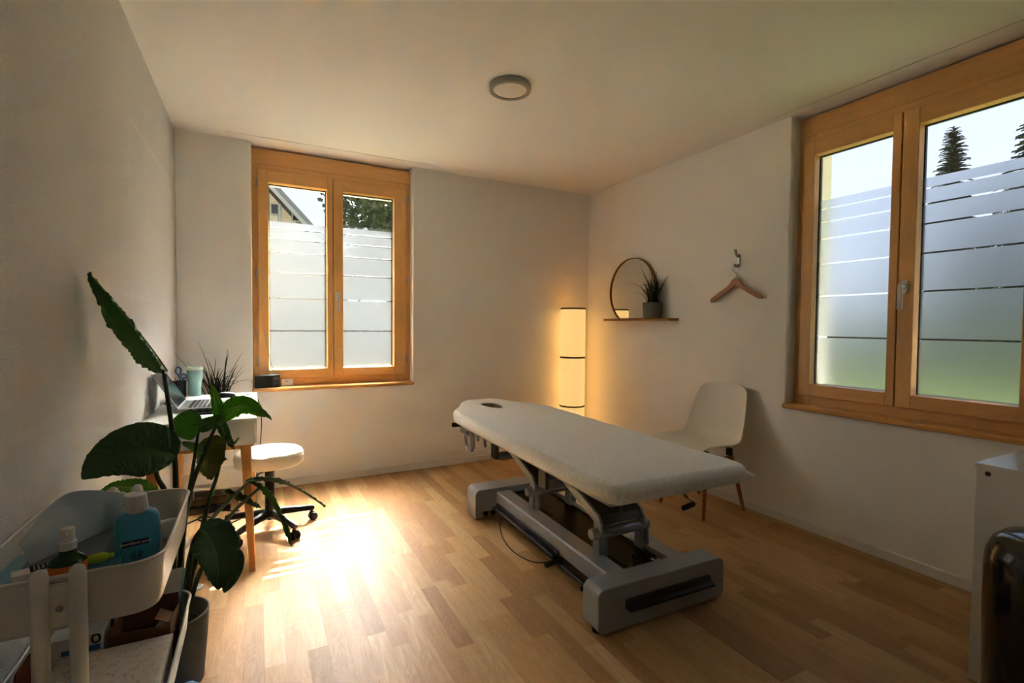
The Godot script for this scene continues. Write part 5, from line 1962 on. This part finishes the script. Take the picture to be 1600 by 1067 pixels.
	skin(st, [[Vector3(-0.02, 0.0, 0.012), Vector3(0.0, 0.016, 0.0), Vector3(0.02, 0.006, -0.012)], [Vector3(-0.02, -0.03, 0.016), Vector3(0.0, -0.02, 0.012), Vector3(0.022, -0.03, 0.01)]], 0.0006)
	put(st, "sheet", M.paper, slip)
	one_box("fold", Vector3(0, -0.03, 0.01), Vector3(0.03, 0.001, 0.014), M.paper, slip, 0.0)
	var kinds := [["paper", "white medicine carton with grey print", 0.030], ["dot_grey", "dark grey medicine carton", 0.020], ["paper", "narrow white medicine carton", 0.022], ["box_navy", "navy blue medicine carton with white band", 0.024], ["box_navy", "wide navy blue medicine carton", 0.030]]
	var x := -3.290
	for k in kinds.size():
		var q: Array = kinds[k]
		var md := thing("medicine_carton", q[1] + " in the lower trolley basket", "carton", Vector3(x + q[2] / 2, ly, 2.395 - 0.004 * k), 0.0, "medicine cartons in the lower basket")
		one_box("carton", Vector3(0, 0.086 + 0.003 * (k % 2), 0), Vector3(q[2] - 0.001, 0.17 + 0.006 * (k % 2), 0.06), M[q[0]], md, 0.001)
		one_box("print_band", Vector3(0, 0.135, 0.0304), Vector3(q[2] * 0.55, 0.030, 0.0006), M.box_navy if q[0] == "paper" else M.sticker, md, 0.0)
		x += q[2]
	var lf := thing("leaflet", "folded white leaflet leaning at the end of the medicine cartons", "leaflet", Vector3(-3.127, ly + 0.006, 2.392), 0.3)
	one_box("front", Vector3(0, 0.088, 0), Vector3(0.045, 0.175, 0.002), M.paper, lf, 0.0, Basis(Vector3.BACK, -0.12))
	one_box("back", Vector3(0.006, 0.086, -0.006), Vector3(0.045, 0.170, 0.002), M.pale_blue, lf, 0.0, Basis(Vector3.BACK, -0.16))
	var gb := thing("glove_box", "white glove box with black ring print in the lower basket", "box", Vector3(-3.290, ly, 2.485))
	one_box("carton", Vector3(0, 0.060, 0), Vector3(0.100, 0.118, 0.075), M.paper, gb, 0.001)
	one_box("blue_stripe", Vector3(0.010, 0.086, 0.0378), Vector3(0.070, 0.012, 0.0006), M.box_blue, gb, 0.0)
	text(gb, "O", 0.030, Vector3(0.038, 0.106, 0.0378), Basis.IDENTITY, M.ink, "ring_print")
	var mg := thing("magazine", "magazine with dark red berry cover leaning in the lower basket", "magazine", Vector3(-3.350, ly, 2.600), 0.0)
	one_box("cover", Vector3(0.0, 0.078, 0), Vector3(0.004, 0.150, 0.170), M.berry_print, mg, 0.0005, Basis(Vector3.BACK, -0.16))
	one_box("pages", Vector3(-0.004, 0.078, 0), Vector3(0.004, 0.148, 0.168), M.paper, mg, 0.0005, Basis(Vector3.BACK, -0.16))

func floor_things() -> void:
	# white pedal bin behind the plant
	var b := thing("pedal_bin", "white round pedal bin with a steel pedal behind the plant", "bin", Vector3(-3.275, 0, 1.44))
	var st := mb()
	lathe(st, Vector3.ZERO, [Vector2(0, 0.012), Vector2(0.092, 0.012), Vector2(0.095, 0.016), Vector2(0.095, 0.235), Vector2(0.0, 0.235)], 40, false)
	put(st, "bucket", M.white_lacquer, b)
	st = mb()
	lathe(st, Vector3.ZERO, [Vector2(0.097, 0.236), Vector2(0.098, 0.246), Vector2(0.085, 0.262), Vector2(0.05, 0.270), Vector2(0, 0.272)], 40)
	put(st, "lid", M.steel, b)
	st = mb()
	lathe(st, Vector3.ZERO, [Vector2(0, 0), Vector2(0.098, 0), Vector2(0.098, 0.014), Vector2(0, 0.014)], 40, false)
	put(st, "base_ring", M.black_plastic, b)
	st = mb()
	lathe(st, Vector3(0.112, 0.020, -0.03), [Vector2(0, 0), Vector2(0.030, 0.0), Vector2(0.032, 0.004), Vector2(0.022, 0.008), Vector2(0, 0.009)], 24)
	put(st, "pedal", M.steel, b)
	# blue packet in front of the pot
	var p := thing("blue_packet", "blue plastic packet lying on the floor in front of the grey pot", "packet", Vector3(-3.120, 0.0, 2.200), 0.1)
	st = mb()
	var rows := []
	for i in 13:
		var u := i / 12.0
		var row := []
		for j in 13:
			var v := j / 12.0
			var h := 0.006 + 0.082 * pow(sin(PI * u), 0.35) * pow(sin(PI * v), 0.4) + 0.003 * sin(u * 17.0) * sin(v * 13.0)
			row.append(Vector3((u - 0.5) * 0.13, h, (v - 0.5) * 0.08))
		rows.append(row)
	skin(st, rows, 0.004)
	put(st, "pouch", M.blue_bag, p)
	one_box("seal", Vector3(0.062, 0.006, 0), Vector3(0.012, 0.002, 0.088), M.pale_blue, p, 0.0)
	# tangle of cables under the desk
	st = mb()
	tube(st, curve([Vector3(-3.30, 0.006, 0.52), Vector3(-3.20, 0.012, 0.45), Vector3(-3.12, 0.006, 0.55), Vector3(-3.02, 0.020, 0.48), Vector3(-3.05, 0.006, 0.40), Vector3(-3.16, 0.014, 0.38), Vector3(-3.24, 0.006, 0.46), Vector3(-3.10, 0.006, 0.62), Vector3(-3.0, 0.006, 0.55)], 70), [0.0045], 8)
	tag(put(st, "extension_cord", M.cable), "black tangled cord lying on the floor under the desk", "cord")
	var ps := thing("power_strip", "black power strip lying on the floor under the desk", "power strip", Vector3(-3.19, 0.0, 0.335), 0.0)
	one_box("case", Vector3(0, 0.022, 0), Vector3(0.24, 0.042, 0.055), M.black_plastic, ps, 0.006)
	for k in 4:
		st = mb()
		lathe(st, Vector3(-0.085 + 0.055 * k, 0.0435, 0), [Vector2(0, 0), Vector2(0.018, 0), Vector2(0.018, 0.0012), Vector2(0, 0.0013)], 16, false)
		put(st, "socket", M.black_rubber, ps)
